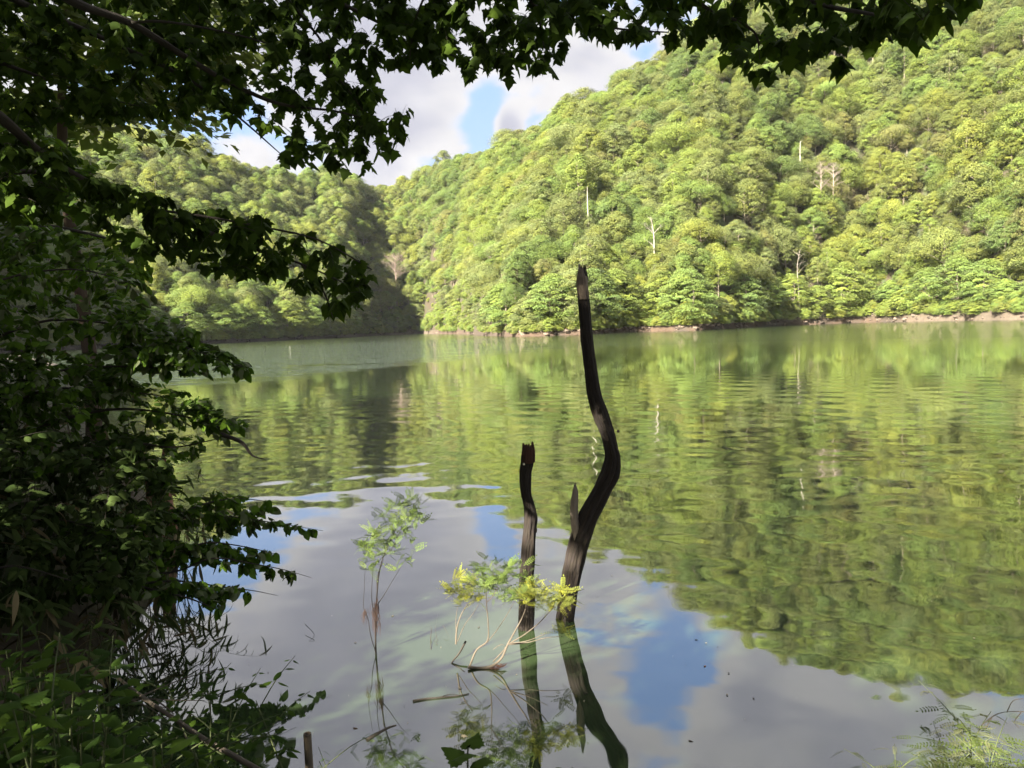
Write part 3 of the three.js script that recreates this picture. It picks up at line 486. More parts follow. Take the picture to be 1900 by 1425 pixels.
// ───────────────────────── the maple that overhangs the view ─────────────────────────
{
  const R = rng(2024), t = thing('maple_tree', 'dark overhanging maple whose lobed leaves frame the top of the view', 'tree', V(-3.1, height(-3.1, 0.9) - 0.1, 0.9));
  const T0 = t.position.clone(), up = (x, y, z) => V(x, y, z);
  part('trunk', local(tube([T0.clone(), up(-3.05, 2.6, 0.8), up(-2.9, 4.2, 0.55), up(-2.6, 5.6, 0.2), up(-2.2, 7.2, -0.1)], [0.17, 0.14, 0.125, 0.1, 0.05], { seg: 12, per: 6, rough: 0.1 }), t), barkDark, t);
  const A = up(-2.95, 3.7, 0.6), B = up(-2.7, 5.0, 0.35), C = up(-2.4, 6.2, 0.05);
  const a = at, L = [
    [A, a(-420, 60, 3.7), a(-120, 150, 4.1), a(0, 217, 4.4), a(74, 282, 4.5), a(184, 350, 4.6), a(276, 388, 4.6), a(368, 424, 4.6), a(470, 462, 4.6), a(560, 490, 4.6), a(660, 535, 4.6)],
    [B, a(-500, -520, 3.4), a(-120, -180, 3.9), a(140, 5, 4.3), a(240, 42, 4.4), a(354, 112, 4.5), a(424, 152, 4.5), a(516, 192, 4.5), a(626, 207, 4.5), a(720, 232, 4.5)],
    [B, a(-420, -260, 3.6), a(-100, -60, 4.3), a(60, 14, 4.7), a(184, 68, 4.9), a(354, 150, 5.0), a(440, 215, 5.0), a(520, 285, 5.0)],
    [C, a(-250, -700, 3.4), a(250, -260, 3.8), a(480, -60, 4.1), a(630, 5, 4.3), a(712, 46, 4.4), a(800, 85, 4.4), a(900, 130, 4.4)],
    [A, a(-420, -80, 3.9), a(-100, 80, 4.6), a(40, 130, 4.9), a(150, 170, 5.0), a(270, 200, 5.1)],
    [C, a(100, -820, 3.3), a(620, -360, 3.6), a(860, -120, 3.8), a(990, 10, 4.0), a(1010, 90, 4.1)],
    [C, a(300, -880, 3.1), a(900, -420, 3.2), a(1180, -150, 3.4), a(1290, 0, 3.5), a(1400, 60, 3.5), a(1410, 110, 3.5)],
    [C, a(500, -900, 3.0), a(1100, -400, 3.0), a(1360, -90, 3.2), a(1510, 3, 3.3), a(1605, 24, 3.4), a(1690, 36, 3.4), a(1795, 34, 3.4)],
    [a(480, -60, 4.1), a(560, 30, 4.3), a(605, 90, 4.4), a(625, 140, 4.4), a(660, 185, 4.4), a(705, 260, 4.4)],
    [a(276, 388, 4.6), a(370, 400, 4.4), a(480, 420, 4.3), a(590, 445, 4.3), a(690, 500, 4.3)],
    [a(560, 490, 4.6), a(600, 540, 4.6), a(618, 590, 4.6)],
    [a(990, 10, 4.0), a(1080, 40, 4.0), a(1160, 55, 4.0), a(1240, 60, 3.9)],
    [a(1180, -150, 3.4), a(1230, -40, 3.6), a(1330, 30, 3.6)],
    [a(240, 42, 4.4), a(300, 40, 4.3), a(420, 60, 4.3), a(530, 90, 4.3)],
    [a(860, -120, 3.8), a(800, -30, 4.0), a(770, 40, 4.1), a(760, 110, 4.1)],
  ];
  const rad = [[0.06, 0.05, 0.035, 0.026, 0.021, 0.018, 0.015, 0.012, 0.009, 0.006, 0.003], [0.06, 0.045, 0.032, 0.022, 0.018, 0.015, 0.012, 0.01, 0.006, 0.003], [0.04, 0.03, 0.022, 0.016, 0.013, 0.01, 0.007, 0.003], [0.05, 0.035, 0.025, 0.016, 0.011, 0.008, 0.006, 0.003], [0.03, 0.02, 0.014, 0.01, 0.006, 0.003], [0.04, 0.03, 0.02, 0.012, 0.007, 0.003], [0.04, 0.028, 0.018, 0.011, 0.008, 0.005, 0.003], [0.04, 0.028, 0.016, 0.0095, 0.008, 0.006, 0.003]];
  L.forEach((l, i) => part(i < 4 ? 'limb' : 'branch', local(tube(l, rad[i] ?? [0.008, 0.006, 0.005, 0.003], { seg: 8, per: 5, rough: 0.06, seed: i }), t), barkDark, t));
  const up1 = [[-90, -90], [1850, -90], [1800, 15], [1730, 55], [1640, 75], [1600, 120], [1540, 128], [1480, 100], [1400, 140], [1340, 80], [1200, 70], [1060, 60], [1040, 100], [990, 150], [930, 145], [840, 125], [720, 100], [690, 140], [765, 200], [735, 280], [690, 318], [600, 312], [545, 300], [505, 262], [470, 212], [400, 196], [330, 198], [260, 225], [200, 205], [-90, 240]];
  const edge = (x) => lerp(5.3, 3.3, clamp((x + 100) / 1900));
  const targets = [
    ...scatter(up1, 640, R, (x, y, q) => edge(x) - 0.5 + 1.15 * q),
    ...scatter([[-90, -90], [760, -90], [760, 120], [640, 260], [300, 215], [-90, 230]], 240, R, (x, y, q) => edge(x) - 0.3 + 1.4 * q),
    ...scatter([[690, -60], [1330, -60], [1250, 62], [1050, 66], [990, 138], [840, 112], [700, 112]], 120, R, (x, y, q) => edge(x) - 0.4 + 1.0 * q),
    ...scatter([[-90, -700], [1500, -700], [1850, -90], [-90, -90]], 330, R, (x, y, q) => 3.0 + 1.3 * q),
    ...scatter([[-90, 225], [120, 265], [200, 330], [300, 355], [420, 380], [520, 405], [640, 455], [715, 515], [680, 560], [630, 595], [600, 545], [480, 505], [330, 490], [250, 455], [100, 400], [-90, 380]], 255, R, (x, y, q) => 4.1 + 0.9 * q)];
  const grown = growTwigs(L, targets, R, { sag: 0.05, leaf: (c, d, out) => {
    const n = Math.max(5, Math.min(10, Math.round(4 + d / 0.055)));
    for (let i = 0; i < n; i++) {
      const u = 1 - (i / n) * Math.min(1, 0.34 / d) * (0.85 + 0.3 * R()), p = c.getPoint(clamp(u)), s = 0.045 + 0.036 * R(), h = horizontal(R);
      const axis = V(h.x * 0.75, -0.55 - 0.65 * R(), h.z * 0.75).normalize(), nrm = V(h.x * 0.8, 0.75, h.z * 0.8).addScaledVector(horizontal(R), 0.55);
      out.push({ m: basis(p.clone().addScaledVector(axis, s * 0.4), axis, nrm, s) });
    }
  } });
  tag(part('twigs', local(merge(grown.twigs), t), barkDark, t), null, null, null, 'stuff');
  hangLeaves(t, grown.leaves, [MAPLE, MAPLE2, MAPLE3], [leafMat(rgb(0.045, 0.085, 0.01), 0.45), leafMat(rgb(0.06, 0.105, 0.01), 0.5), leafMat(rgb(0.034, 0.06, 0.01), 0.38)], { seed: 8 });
}

// ───────────────────────── bushes on the left bank ─────────────────────────
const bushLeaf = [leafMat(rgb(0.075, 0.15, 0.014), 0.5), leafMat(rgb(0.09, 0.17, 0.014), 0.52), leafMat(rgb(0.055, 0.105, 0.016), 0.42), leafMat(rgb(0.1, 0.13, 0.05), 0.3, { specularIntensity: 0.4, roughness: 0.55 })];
function bush(name, label, root, lines, areas, { seed, size = [0.05, 0.04], geos = [HEART, HEART2], per = [4, 8], flatness = 1, mats = bushLeaf, r = 0.02, singles = 220, bark = barkDark, reach = 0.4, category = 'bush' }) {
  const R = rng(seed), t = thing(name, label, category, root);
  lines.forEach((l, i) => part('stem', local(tube(l, (u) => r * (1 - 0.85 * u), { seg: 6, per: 4, rough: 0.08, seed: i }), t), bark, t));
  const targets = areas.flatMap(([poly, n, d0, d1]) => scatter(poly, n, R, (x, y, q) => lerp(d0, d1, q)));
  const g = growTwigs(lines, targets, R, { sag: 0.1, r0: 0.0045, leaf: (c, d, out) => {
    const n = Math.round(per[0] + (per[1] - per[0]) * R()), dir0 = c.getTangent(1);
    for (let i = 0; i < n; i++) {
      const u = 1 - (i / n) * Math.min(1, reach / d), p = c.getPoint(clamp(u)), dir = c.getTangent(clamp(u)), s = size[0] + size[1] * R() * R(), side = dir.clone().cross(V(0, 1, 0)).multiplyScalar(i % 2 ? 1 : -1);
      const axis = dir.clone().multiplyScalar(0.7).addScaledVector(side, 0.6).add(V((R() - 0.5) * 0.5, -0.3 - 0.45 * R(), (R() - 0.5) * 0.5)).normalize();
      out.push({ m: basis(p.clone().addScaledVector(axis, s * 0.25), axis, V(0, 1, 0).addScaledVector(horizontal(R), 0.75 / flatness), s) });
    }
  } });
  tag(part('twigs', local(merge(g.twigs), t), bark, t), null, null, null, 'stuff');
  hangLeaves(t, g.leaves, geos, mats, { singles, seed });
  return t;
}
const bankAt = (x, z) => V(x, height(x, z) - 0.05, z);
bush('bank_bush', 'tall dark bush on the left bank with bright tiers reaching over the lake', bankAt(-5.6, -7.4),
  [[bankAt(-5.6, -7.4), at(-120, 700, 7.6), at(60, 600, 7.2), at(200, 600, 6.9), at(330, 640, 6.6), at(450, 680, 6.4)], [bankAt(-5.6, -7.4), at(-150, 600, 7.6), at(0, 520, 7.2), at(140, 500, 7.0), at(260, 530, 6.8)], [bankAt(-5.6, -7.4), at(-60, 760, 7.4), at(100, 690, 7.0), at(240, 680, 6.8), at(360, 690, 6.6)], [bankAt(-5.6, -7.4), at(-160, 500, 7.4), at(-20, 430, 7.2), at(90, 420, 7.0)]],
  [[[[-80, 400], [120, 420], [230, 480], [300, 560], [330, 640], [200, 720], [-80, 720]], 300, 6.2, 8.2], [[[230, 570], [330, 595], [400, 640], [470, 680], [460, 700], [380, 690], [300, 690], [220, 650]], 130, 6.2, 7.0], [[[-80, 640], [300, 660], [330, 720], [-80, 800]], 130, 6.4, 8.0]],
  { seed: 71, size: [0.05, 0.055], flatness: 1.5, per: [6, 10] });
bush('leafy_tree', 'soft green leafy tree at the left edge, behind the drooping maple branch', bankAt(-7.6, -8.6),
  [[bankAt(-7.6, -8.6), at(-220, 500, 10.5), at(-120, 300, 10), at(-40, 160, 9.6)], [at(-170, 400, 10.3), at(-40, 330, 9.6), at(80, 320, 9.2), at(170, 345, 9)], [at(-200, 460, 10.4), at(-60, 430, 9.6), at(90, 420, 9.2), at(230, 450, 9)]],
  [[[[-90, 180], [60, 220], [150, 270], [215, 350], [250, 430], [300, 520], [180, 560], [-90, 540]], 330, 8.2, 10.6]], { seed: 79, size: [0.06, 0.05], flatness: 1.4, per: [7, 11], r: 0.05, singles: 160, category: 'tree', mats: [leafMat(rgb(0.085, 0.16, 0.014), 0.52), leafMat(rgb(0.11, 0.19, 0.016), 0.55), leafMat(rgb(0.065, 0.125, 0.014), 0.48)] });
bush('bank_bush', 'lower dark bush whose leafy boughs hang over the waterline at left', bankAt(-4.7, -7.3),
  [[bankAt(-4.7, -7.3), at(60, 800, 7.0), at(200, 760, 6.7), at(330, 770, 6.5), at(430, 800, 6.4)], [bankAt(-4.7, -7.3), at(130, 840, 6.8), at(230, 820, 6.6), at(320, 830, 6.5), at(400, 815, 6.4)], [bankAt(-4.7, -7.3), at(-40, 800, 7.2), at(60, 730, 7.0), at(180, 720, 6.8), at(300, 735, 6.6)], [at(410, 806, 6.4), at(450, 822, 6.3), at(468, 845, 6.3), at(490, 852, 6.3)]],
  [[[[-80, 700], [250, 700], [370, 730], [455, 785], [450, 805], [390, 825], [340, 860], [230, 880], [-80, 880]], 330, 6.0, 7.6], [[[330, 740], [380, 740], [440, 790], [450, 805], [380, 800]], 50, 6.1, 6.7], [[[200, 840], [330, 850], [320, 920], [260, 900]], 40, 6.2, 6.8]],
  { seed: 72, size: [0.042, 0.045], flatness: 1.4, per: [6, 10] });
bush('water_bush', 'heart-leaved bush whose thin boughs stretch low over the still water', bankAt(-4.3, -6.6),
  [[bankAt(-4.3, -6.6), at(180, 1000, 6.9), at(290, 975, 6.9), at(375, 955, 6.9), at(440, 960, 6.9), at(510, 970, 6.95), at(600, 985, 7.0)], [bankAt(-4.3, -6.6), at(200, 1060, 6.7), at(320, 1062, 6.6), at(395, 1036, 6.5), at(470, 1046, 6.5), at(530, 1058, 6.5), at(578, 1072, 6.5)], [bankAt(-4.3, -6.6), at(220, 1080, 6.6), at(330, 1078, 6.5), at(420, 1090, 6.4), at(470, 1096, 6.4), at(515, 1105, 6.4)], [at(290, 975, 6.9), at(380, 935, 6.9), at(440, 925, 6.9), at(525, 935, 6.95)], [at(320, 1062, 6.6), at(370, 1010, 6.6), at(440, 1012, 6.6), at(520, 1030, 6.6)], [at(220, 1080, 6.6), at(350, 1110, 6.3), at(400, 1130, 6.2)]],
  [[[[230, 940], [330, 930], [400, 915], [470, 915], [520, 935], [480, 955], [330, 985], [230, 1000]], 100, 6.6, 7.2], [[[400, 955], [500, 965], [600, 980], [598, 990], [500, 985], [400, 985]], 34, 6.9, 7.05], [[[300, 1000], [420, 1000], [515, 1030], [470, 1040], [300, 1050]], 74, 6.5, 6.9], [[[380, 1040], [480, 1045], [575, 1070], [480, 1065]], 20, 6.45, 6.6], [[[300, 1075], [420, 1085], [510, 1104], [430, 1105], [300, 1110]], 44, 6.3, 6.6], [[[380, 1105], [415, 1110], [410, 1135], [385, 1130]], 8, 6.2, 6.4], [[[120, 960], [300, 940], [300, 1100], [150, 1110]], 90, 6.2, 7.0]],
  { seed: 73, size: [0.04, 0.07], per: [4, 7], r: 0.012, singles: 300, flatness: 0.8, reach: 0.25 });

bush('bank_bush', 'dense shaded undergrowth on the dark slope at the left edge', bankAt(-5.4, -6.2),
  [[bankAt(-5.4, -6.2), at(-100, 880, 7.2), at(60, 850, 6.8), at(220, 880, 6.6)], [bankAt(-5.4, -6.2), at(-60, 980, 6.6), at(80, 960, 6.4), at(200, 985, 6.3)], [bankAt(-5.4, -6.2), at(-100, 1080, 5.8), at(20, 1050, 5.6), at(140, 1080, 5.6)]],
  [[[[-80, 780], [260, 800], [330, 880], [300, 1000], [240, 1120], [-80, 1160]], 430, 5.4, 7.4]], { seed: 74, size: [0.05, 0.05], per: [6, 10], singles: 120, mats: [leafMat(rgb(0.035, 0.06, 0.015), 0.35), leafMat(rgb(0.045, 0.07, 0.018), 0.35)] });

// dwarf bamboo on the bank
function bamboo(label, px, py, d, seed, { culms = 16, h = 0.9, spread = 0.5 } = {}) {
  const R = rng(seed), q = at(px, py, d), root = bankAt(q.x, q.z), t = thing('dwarf_bamboo', label, 'bamboo', root), leaves = [];
  for (let i = 0; i < culms; i++) {
    const b = root.clone().add(V((R() - 0.5) * spread * 2, 0, (R() - 0.5) * spread * 2)); b.y = height(b.x, b.z) - 0.02; const dir = horizontal(R).multiplyScalar(0.25 + 0.35 * R()).add(V(0.25, 0, 0.12)), H = h * (0.6 + 0.6 * R());
    const pts = [b, b.clone().add(V(dir.x * 0.15 * H, H * 0.5, dir.z * 0.15 * H)), b.clone().add(V(dir.x * 0.6 * H, H * 0.88, dir.z * 0.6 * H)), b.clone().add(V(dir.x * 1.15 * H, H * 0.95, dir.z * 1.15 * H))];
    part('culm', local(tube(pts, [0.004, 0.0035, 0.0025, 0.0015], { seg: 5, per: 3, cap: false }), t), culmMat, t);
    const c = new THREE.CatmullRomCurve3(pts);
    for (let k = 0; k < 9; k++) { const u = 0.45 + 0.55 * k / 8, p = c.getPoint(u), a = horizontal(R), ax = c.getTangent(u).multiplyScalar(0.6).addScaledVector(a, 0.6).add(V(0, -0.35 - 0.4 * R(), 0)).normalize(); leaves.push({ m: basis(p, ax, V(0, 1, 0).addScaledVector(horizontal(R), 0.6), 0.15 + 0.11 * R()) }); }
  }
  hangLeaves(t, leaves, BLADES, [leafMat(rgb(0.07, 0.1, 0.03), 0.3), leafMat(rgb(0.085, 0.11, 0.045), 0.3), leafMat(rgb(0.055, 0.08, 0.025), 0.3), leafMat(rgb(0.17, 0.14, 0.075), 0.3)], { name: 'leaf', singles: 140, seed });
}
const culmMat = new THREE.MeshStandardMaterial({ color: rgb(0.06, 0.055, 0.026), roughness: 0.8 });
bamboo('dwarf bamboo clump on the bank under the lower bush, beside the reddish stump', 270, 990, 8.2, 301, { culms: 26, h: 1.0, spread: 0.6 });
bamboo('dwarf bamboo clump high on the dark bank at the left edge', 60, 930, 7.6, 302, { culms: 26, h: 1.0, spread: 0.7 });
bamboo('dwarf bamboo clump drooping over the dark water below the heart-leaved bush', 235, 1120, 7.0, 303, { culms: 18, h: 0.7, spread: 0.4 });
bamboo('dwarf bamboo with pale withered blades above the nettles', 70, 1090, 6.0, 304, { culms: 18, h: 0.75, spread: 0.45 });
bamboo('dwarf bamboo clump in the shade between the two dark bushes', 160, 900, 8.0, 305, { culms: 26, h: 1.1, spread: 0.7 });

{ // reddish stump
  const p = onWater(298, 960, 0.25), t = thing('tree_stump', 'reddish fibrous tree stump at the waterline behind the left bushes', 'stump', V(p.x, Math.min(0.1, height(p.x, p.z)) - 0.2, p.z)), H = atZ(300, 858, p.z).y - t.position.y;
  part('trunk', tube([V(0, 0, 0), V(0.01, H * 0.5, 0), V(-0.02, H, 0)], [0.2, 0.145, 0.13], { seg: 18, per: 10, rough: 0.16, seed: 4, jag: 0.25 }), barkRed, t);
}

// ───────────────────────── dead posts in the water ─────────────────────────
function postTube(px, z, wpx, o) { const pts = px.map(([x, y]) => atZ(x, y, z)); const k = -z / FPX * 1.02; return tube(pts, wpx.map((w) => w * 0.5 * k), { seg: 40, per: 14, rough: 0.15, uvLen: 0.6, groove: true, ...o }); }
function woodTexture(seed, a, b, c) { return noiseTexture(256, (u, v) => { const g = 0.5 + 0.9 * fbm(Math.cos(u * 6.2832) * 7 + seed, Math.sin(u * 6.2832) * 7, Math.sin(v * 6.2832) * 0.9, 5), q = clamp(0.5 + 1.6 * ring(u, v, 0.8, 3, seed)); return [0, 1, 2].map((i) => lerp(lerp(a[i], b[i], clamp(g)), c[i], q * 0.45)); }); }
const deadWood = new THREE.MeshStandardMaterial({ map: woodTexture(3, [0.002, 0.0015, 0.0011], [0.024, 0.0155, 0.01], [0.009, 0.006, 0.0035]), roughness: 0.92, bumpMap: barkBump, bumpScale: 0.02 });
const greyWood = new THREE.MeshStandardMaterial({ map: woodTexture(9, [0.1, 0.082, 0.066], [0.3, 0.25, 0.2], [0.17, 0.14, 0.105]), roughness: 0.92, bumpMap: barkBump, bumpScale: 0.012 });
const redWood = new THREE.MeshStandardMaterial({ map: woodTexture(5, [0.03, 0.012, 0.007], [0.14, 0.055, 0.032], [0.07, 0.028, 0.016]), roughness: 0.95, bumpMap: barkBump, bumpScale: 0.02 });
{
  const z = -6.08, w = onWater(977, 1165), t = thing('dead_post', 'shorter dark dead trunk standing in the water with a splintered flat top', 'dead trunk', V(w.x, -0.6, z));
  part('trunk', local(postTube([[974, 1240], [976, 1165], [977, 1100], [978, 1050], [983, 982], [985, 962], [982, 940], [976.5, 919], [974.5, 898], [975.5, 873], [977.5, 862], [979.5, 845]], z, [31, 29, 28.5, 29, 24.5, 25.5, 21.5, 20, 20.5, 23, 22.5, 22.5], { seed: 2.3 }), t), deadWood, t);
  const sp = []; const R = rng(17);
  for (let i = 0; i < 13; i++) { const a = i / 13 * 6.2832, x = 980 + Math.cos(a) * 9, top = 820 + 8 * R() + (i % 3) * 2, dz = Math.sin(a) * 0.042; const q = (y, dx = 0) => atZ(x + dx, y, z).add(V(0, 0, dz)); sp.push(tube([q(858, -1.2), q(838, 0), q(top, 0.8 * (R() - 0.5))], [0.017, 0.014, 0.007], { seg: 5, per: 4, rough: 0.35, seed: i })); }
  for (const g of sp) part('splinter', local(g, t), redWood, t);
  const mush = new THREE.SphereGeometry(0.009, 12, 8).scale(1, 1.05, 0.5).translate(...atZ(972, 861, z + 0.047).toArray()); part('bracket_fungus', local(mush, t), new THREE.MeshStandardMaterial({ color: rgb(0.6, 0.56, 0.42), roughness: 0.8 }), t);
  part('bare_patch', local(new THREE.SphereGeometry(0.022, 10, 8).scale(0.45, 1.2, 0.5).translate(...atZ(994.5, 983, z + 0.01).toArray()), t), greyWood, t);
}
{
  const z = -6.24, t = thing('dead_post', 'tall crooked dead trunk standing in the water with a pale forked stub', 'dead trunk', V(onWater(1050, 1150).x, -0.6, z));
  part('trunk', local(postTube([[1036, 1240], [1048, 1150], [1055, 1100], [1064, 1050], [1076, 1000], [1096, 950], [1119, 905], [1133, 875], [1137, 850], [1129, 812], [1115, 772], [1103, 732], [1095, 682], [1089, 630], [1084, 575], [1081, 535], [1080.5, 514], [1080, 506], [1080, 499]], z, [36, 33, 34, 36, 37, 36, 33, 34, 31, 31, 27, 25, 22.5, 22, 20.5, 19, 18.5, 17, 13], { seed: 7.1, jag: 0.07 }), t), deadWood, t);
  part('weathered_tip', local(postTube([[1083, 556], [1081, 530], [1080, 515], [1079, 507], [1078, 497]], z + 0.01, [18.4, 20, 18.5, 14, 9], { seed: 3.3, jag: 0.06, seg: 16 }), t), new THREE.MeshStandardMaterial({ map: woodTexture(11, [0.06, 0.045, 0.035], [0.24, 0.19, 0.15], [0.15, 0.11, 0.08]), roughness: 0.95, bumpMap: barkBump, bumpScale: 0.015 }), t);
  tag(part('forked_stub', local(postTube([[1075, 1005], [1069, 978], [1066, 955], [1066, 930], [1067.5, 912], [1067, 899]], z + 0.03, [20, 16, 14.5, 14, 11, 3.5], { seed: 5.5, jag: 0.03, seg: 14 }), t), greyWood, t), 'pale grey broken stub forking from the trunk');
  for (const [x, y, rr] of [[1107, 722, 0.016], [1147, 800, 0.012]]) part('knot', local(new THREE.IcosahedronGeometry(rr, 2).translate(...atZ(x, y, z).toArray()), t), deadWood, t);
}

// ───────────────────────── green tufts that grow out of the water ─────────────────────────
const locust = [leafMat(rgb(0.13, 0.18, 0.045), 0.4), leafMat(rgb(0.1, 0.15, 0.035), 0.4), leafMat(rgb(0.075, 0.115, 0.03), 0.35)], yellow = [leafMat(rgb(0.2, 0.21, 0.03), 0.4), leafMat(rgb(0.16, 0.19, 0.035), 0.4), leafMat(rgb(0.14, 0.16, 0.04), 0.4)];
function tuft(name, label, z, stems, crowns, { seed, mats = locust, geos = PINNATE, bark = barkMid, s = [0.06, 0.055], few = 0.9, r = 1, category = 'sapling' }) {
  const R = rng(seed), root = atZ(...stems[0][0], z), t = thing(name, label, category, V(root.x, Math.min(0, root.y), root.z)), lines = [];
  stems.forEach((st, i) => { const dz = i ? (R() - 0.5) * 0.25 : 0, l = st.map(([x, y], k) => atZ(x, y, z + dz * k / st.length)); lines.push(l); const w = (i ? 0.0035 : 0.008) * r; part('stem', local(tube(l, (u) => w * (1 - 0.65 * u), { seg: 6, per: 4, rough: 0.1 }), t), bark, t); });
  const targets = crowns.flatMap(([x, y, rx, ry, n]) => Array.from({ length: Math.round(n * few) }, () => { const a = R() * 6.2832, q = Math.sqrt(R()) * 1.12; return atZ(x + Math.cos(a) * q * rx, y + Math.sin(a) * q * ry, z + (R() - 0.5) * 2 * rx * -z / FPX); }));
  const g = growTwigs(lines, targets, R, { step: 0.05, r0: 0.0022, sag: 0.05, leaf: (c, d, out) => {
    for (let i = 0; i < 3; i++) { const p = c.getPoint(1 - 0.25 * i), h = horizontal(R), ax = V(h.x, 0.2 + 1.1 * R() - 0.2 * i, h.z).normalize(); out.push({ m: basis(p, ax, V(0, 0.8, 0).addScaledVector(horizontal(R), 0.8), s[0] + s[1] * R()) }); }
  } });
  tag(part('twigs', local(merge(g.twigs), t), bark, t), null, null, null, 'stuff');
  hangLeaves(t, g.leaves, geos, mats, { singles: 160, seed });
  return t;
}
const sap = tuft('sapling', 'slender feathery sapling rising from the water, hung with brown debris', -5.68,
  [[[699, 1240], [697, 1200], [697, 1150], [699, 1110], [704, 1060], [716, 1020], [731, 990], [740, 962]], [[697, 1210], [688, 1180], [682, 1145], [675, 1130], [676, 1090], [677, 1062]], [[698, 1150], [690, 1115], [691, 1070], [693, 1045]], [[698, 1125], [712, 1105], [728, 1078], [745, 1050]], [[712, 1030], [726, 1020], [742, 985], [752, 960]], [[700, 1100], [700, 1070], [712, 1040]]],
  [[742, 950, 40, 26, 44], [755, 975, 28, 20, 18], [702, 1012, 30, 26, 40], [685, 1038, 14, 22, 16], [745, 1030, 22, 26, 14], [735, 1000, 26, 18, 8]], { seed: 401, bark: barkBlack });
{ const R = rng(402), fib = []; for (let i = 0; i < 90; i++) { const top = i < 55 ? [697 + (R() - 0.5) * 12, 1110 + R() * 30] : i < 75 ? [700 + (R() - 0.5) * 12, 1145 + 12 * R()] : [678 + 8 * (R() - 0.5), 1128 + 8 * R()], dz = (R() - 0.5) * 0.05, len = 14 + 18 * R(), k = (R() - 0.5) * 14; fib.push(tube([atZ(top[0], top[1], -5.66 + dz), atZ(top[0] + k, top[1] + len * 0.5, -5.66 + dz), atZ(top[0] + k * 0.7, top[1] + len, -5.66 + dz * 1.5)], [0.0018, 0.0014, 0.0006], { seg: 3, per: 2, cap: false })); } tag(part('debris', local(merge(fib), sap), woodMat(rgb(0.05, 0.026, 0.018)), sap), 'tangled brown root debris caught on the stem', null, null, 'stuff'); }
tuft('sapling', 'yellow-green feathery shoot left of the shorter dead trunk', -5.55, [[[846, 1195], [848, 1165], [856, 1140], [868, 1120]], [[849, 1190], [862, 1160], [878, 1138], [888, 1122]], [[847, 1185], [846, 1150], [849, 1125]]], [[862, 1092, 24, 26, 30], [880, 1105, 20, 20, 16], [850, 1112, 12, 12, 7]], { seed: 403, mats: yellow, bark: barkPale });
tuft('sapling', 'green feathery shoot on a thin pale stem just left of the shorter dead trunk', -5.4, [[[872, 1235], [885, 1205], [904, 1190], [906, 1160], [903, 1125], [902, 1100]], [[904, 1192], [925, 1165], [944, 1135], [955, 1115]], [[903, 1118], [915, 1105], [924, 1090]]], [[900, 1070, 26, 28, 30], [915, 1085, 22, 18, 16], [952, 1085, 26, 28, 22], [962, 1062, 26, 20, 16], [945, 1112, 22, 14, 12]], { seed: 404, bark: barkPale });
tuft('sapling', 'yellowish shoot on bent pale driftwood growing across the shorter dead trunk', -5.36, [[[868, 1238], [890, 1240], [912, 1236], [930, 1222], [942, 1196], [955, 1172], [968, 1148], [975, 1130]], [[942, 1196], [975, 1176], [1000, 1156], [1015, 1140], [1035, 1120]], [[944, 1196], [980, 1192], [1010, 1184], [1045, 1180]], [[944, 1194], [975, 1190], [1012, 1176]], [[915, 1228], [938, 1200], [930, 1196], [915, 1205]]], [[975, 1105, 18, 22, 22], [992, 1100, 20, 14, 14], [1012, 1118, 26, 18, 20], [1048, 1105, 12, 22, 14], [1052, 1125, 14, 14, 10], [1035, 1168, 14, 9, 6], [1050, 1175, 10, 6, 4]], { seed: 405, mats: yellow, bark: barkPale, r: 1.5 });
{ const R = rng(406), t = thing('driftwood', 'rust-brown rotten wood clinging under the bent pale driftwood', 'driftwood', onWater(915, 1240, 0)); const l = []; for (let i = 0; i < 26; i++) { const x = 885 + 45 * R(), y = 1242 - 12 * ((x - 885) / 45) ** 2; l.push(tube([atZ(x, y, -5.36), atZ(x + 12 * R(), y + 2 + 4 * R(), -5.34), atZ(x + 22 * R(), y + 6 * (R() - 0.3) - 3, -5.37)], [0.004, 0.005, 0.001], { seg: 4, per: 2 })); } tag(part('fibre', local(merge(l), t), redWood, t), null, null, null, 'stuff'); }

// ───────────────────────── things afloat ─────────────────────────
function stick(name, label, pts, r, mat, y = 0.004, twigs = [], category = 'stick') { const w = pts.map(([x, py, h = 0]) => onWater(x, py, y + h)), t = thing(name, label, category, w[0].clone()); part('stem', local(tube(w, (u) => r * (1 - 0.6 * u), { seg: 7, per: 5, rough: 0.15 }), t), mat, t); for (const tw of twigs) part('twig', local(tube(tw.map(([x, py, h = 0]) => onWater(x, py, y + h)), (u) => r * 0.5 * (1 - 0.7 * u), { seg: 5, per: 3 }), t), mat, t); return t; }
stick('floating_stick', 'dark stick floating flat between the sapling and the driftwood', [[766, 1301], [790, 1297], [820, 1294], [850, 1291], [870, 1287]], 0.008, barkDark, 0.004, [[[815, 1294, 0], [838, 1288, 0.01], [852, 1290, 0.004]]]);
stick('floating_stick', 'pale weathered stick afloat in the sapling\'s reflection', [[681, 1374], [700, 1362], [722, 1350], [735, 1346]], 0.012, barkPale, 0.0);
stick('drowned_branch', 'black bent branch tip standing out of the water left of the driftwood', [[864, 1190, 0.10], [852, 1212, 0.05], [838, 1231, 0.0], [850, 1238, 0.0], [862, 1247, 0]], 0.008, barkDark, 0.0);
stick('drowned_twig', 'tiny bent black twig on open water left of the sapling', [[566, 1158, 0.05], [583, 1180, 0.02], [573, 1190, 0.0]], 0.0025, barkDark, 0);
stick('drowned_twig', 'cluster of curled black twigs poking out of the water left of the yellow-green shoot', [[800, 1205], [799, 1185, 0.02], [800, 1165, 0.06], [797, 1163, 0.06]], 0.003, barkDark, 0, [[[812, 1190], [808, 1170, 0.05], [812, 1140, 0.11]], [[822, 1160, 0.06], [830, 1175, 0.03], [834, 1183, 0]], [[812, 1196], [806, 1188, 0.02], [812, 1180, 0.04]]]);
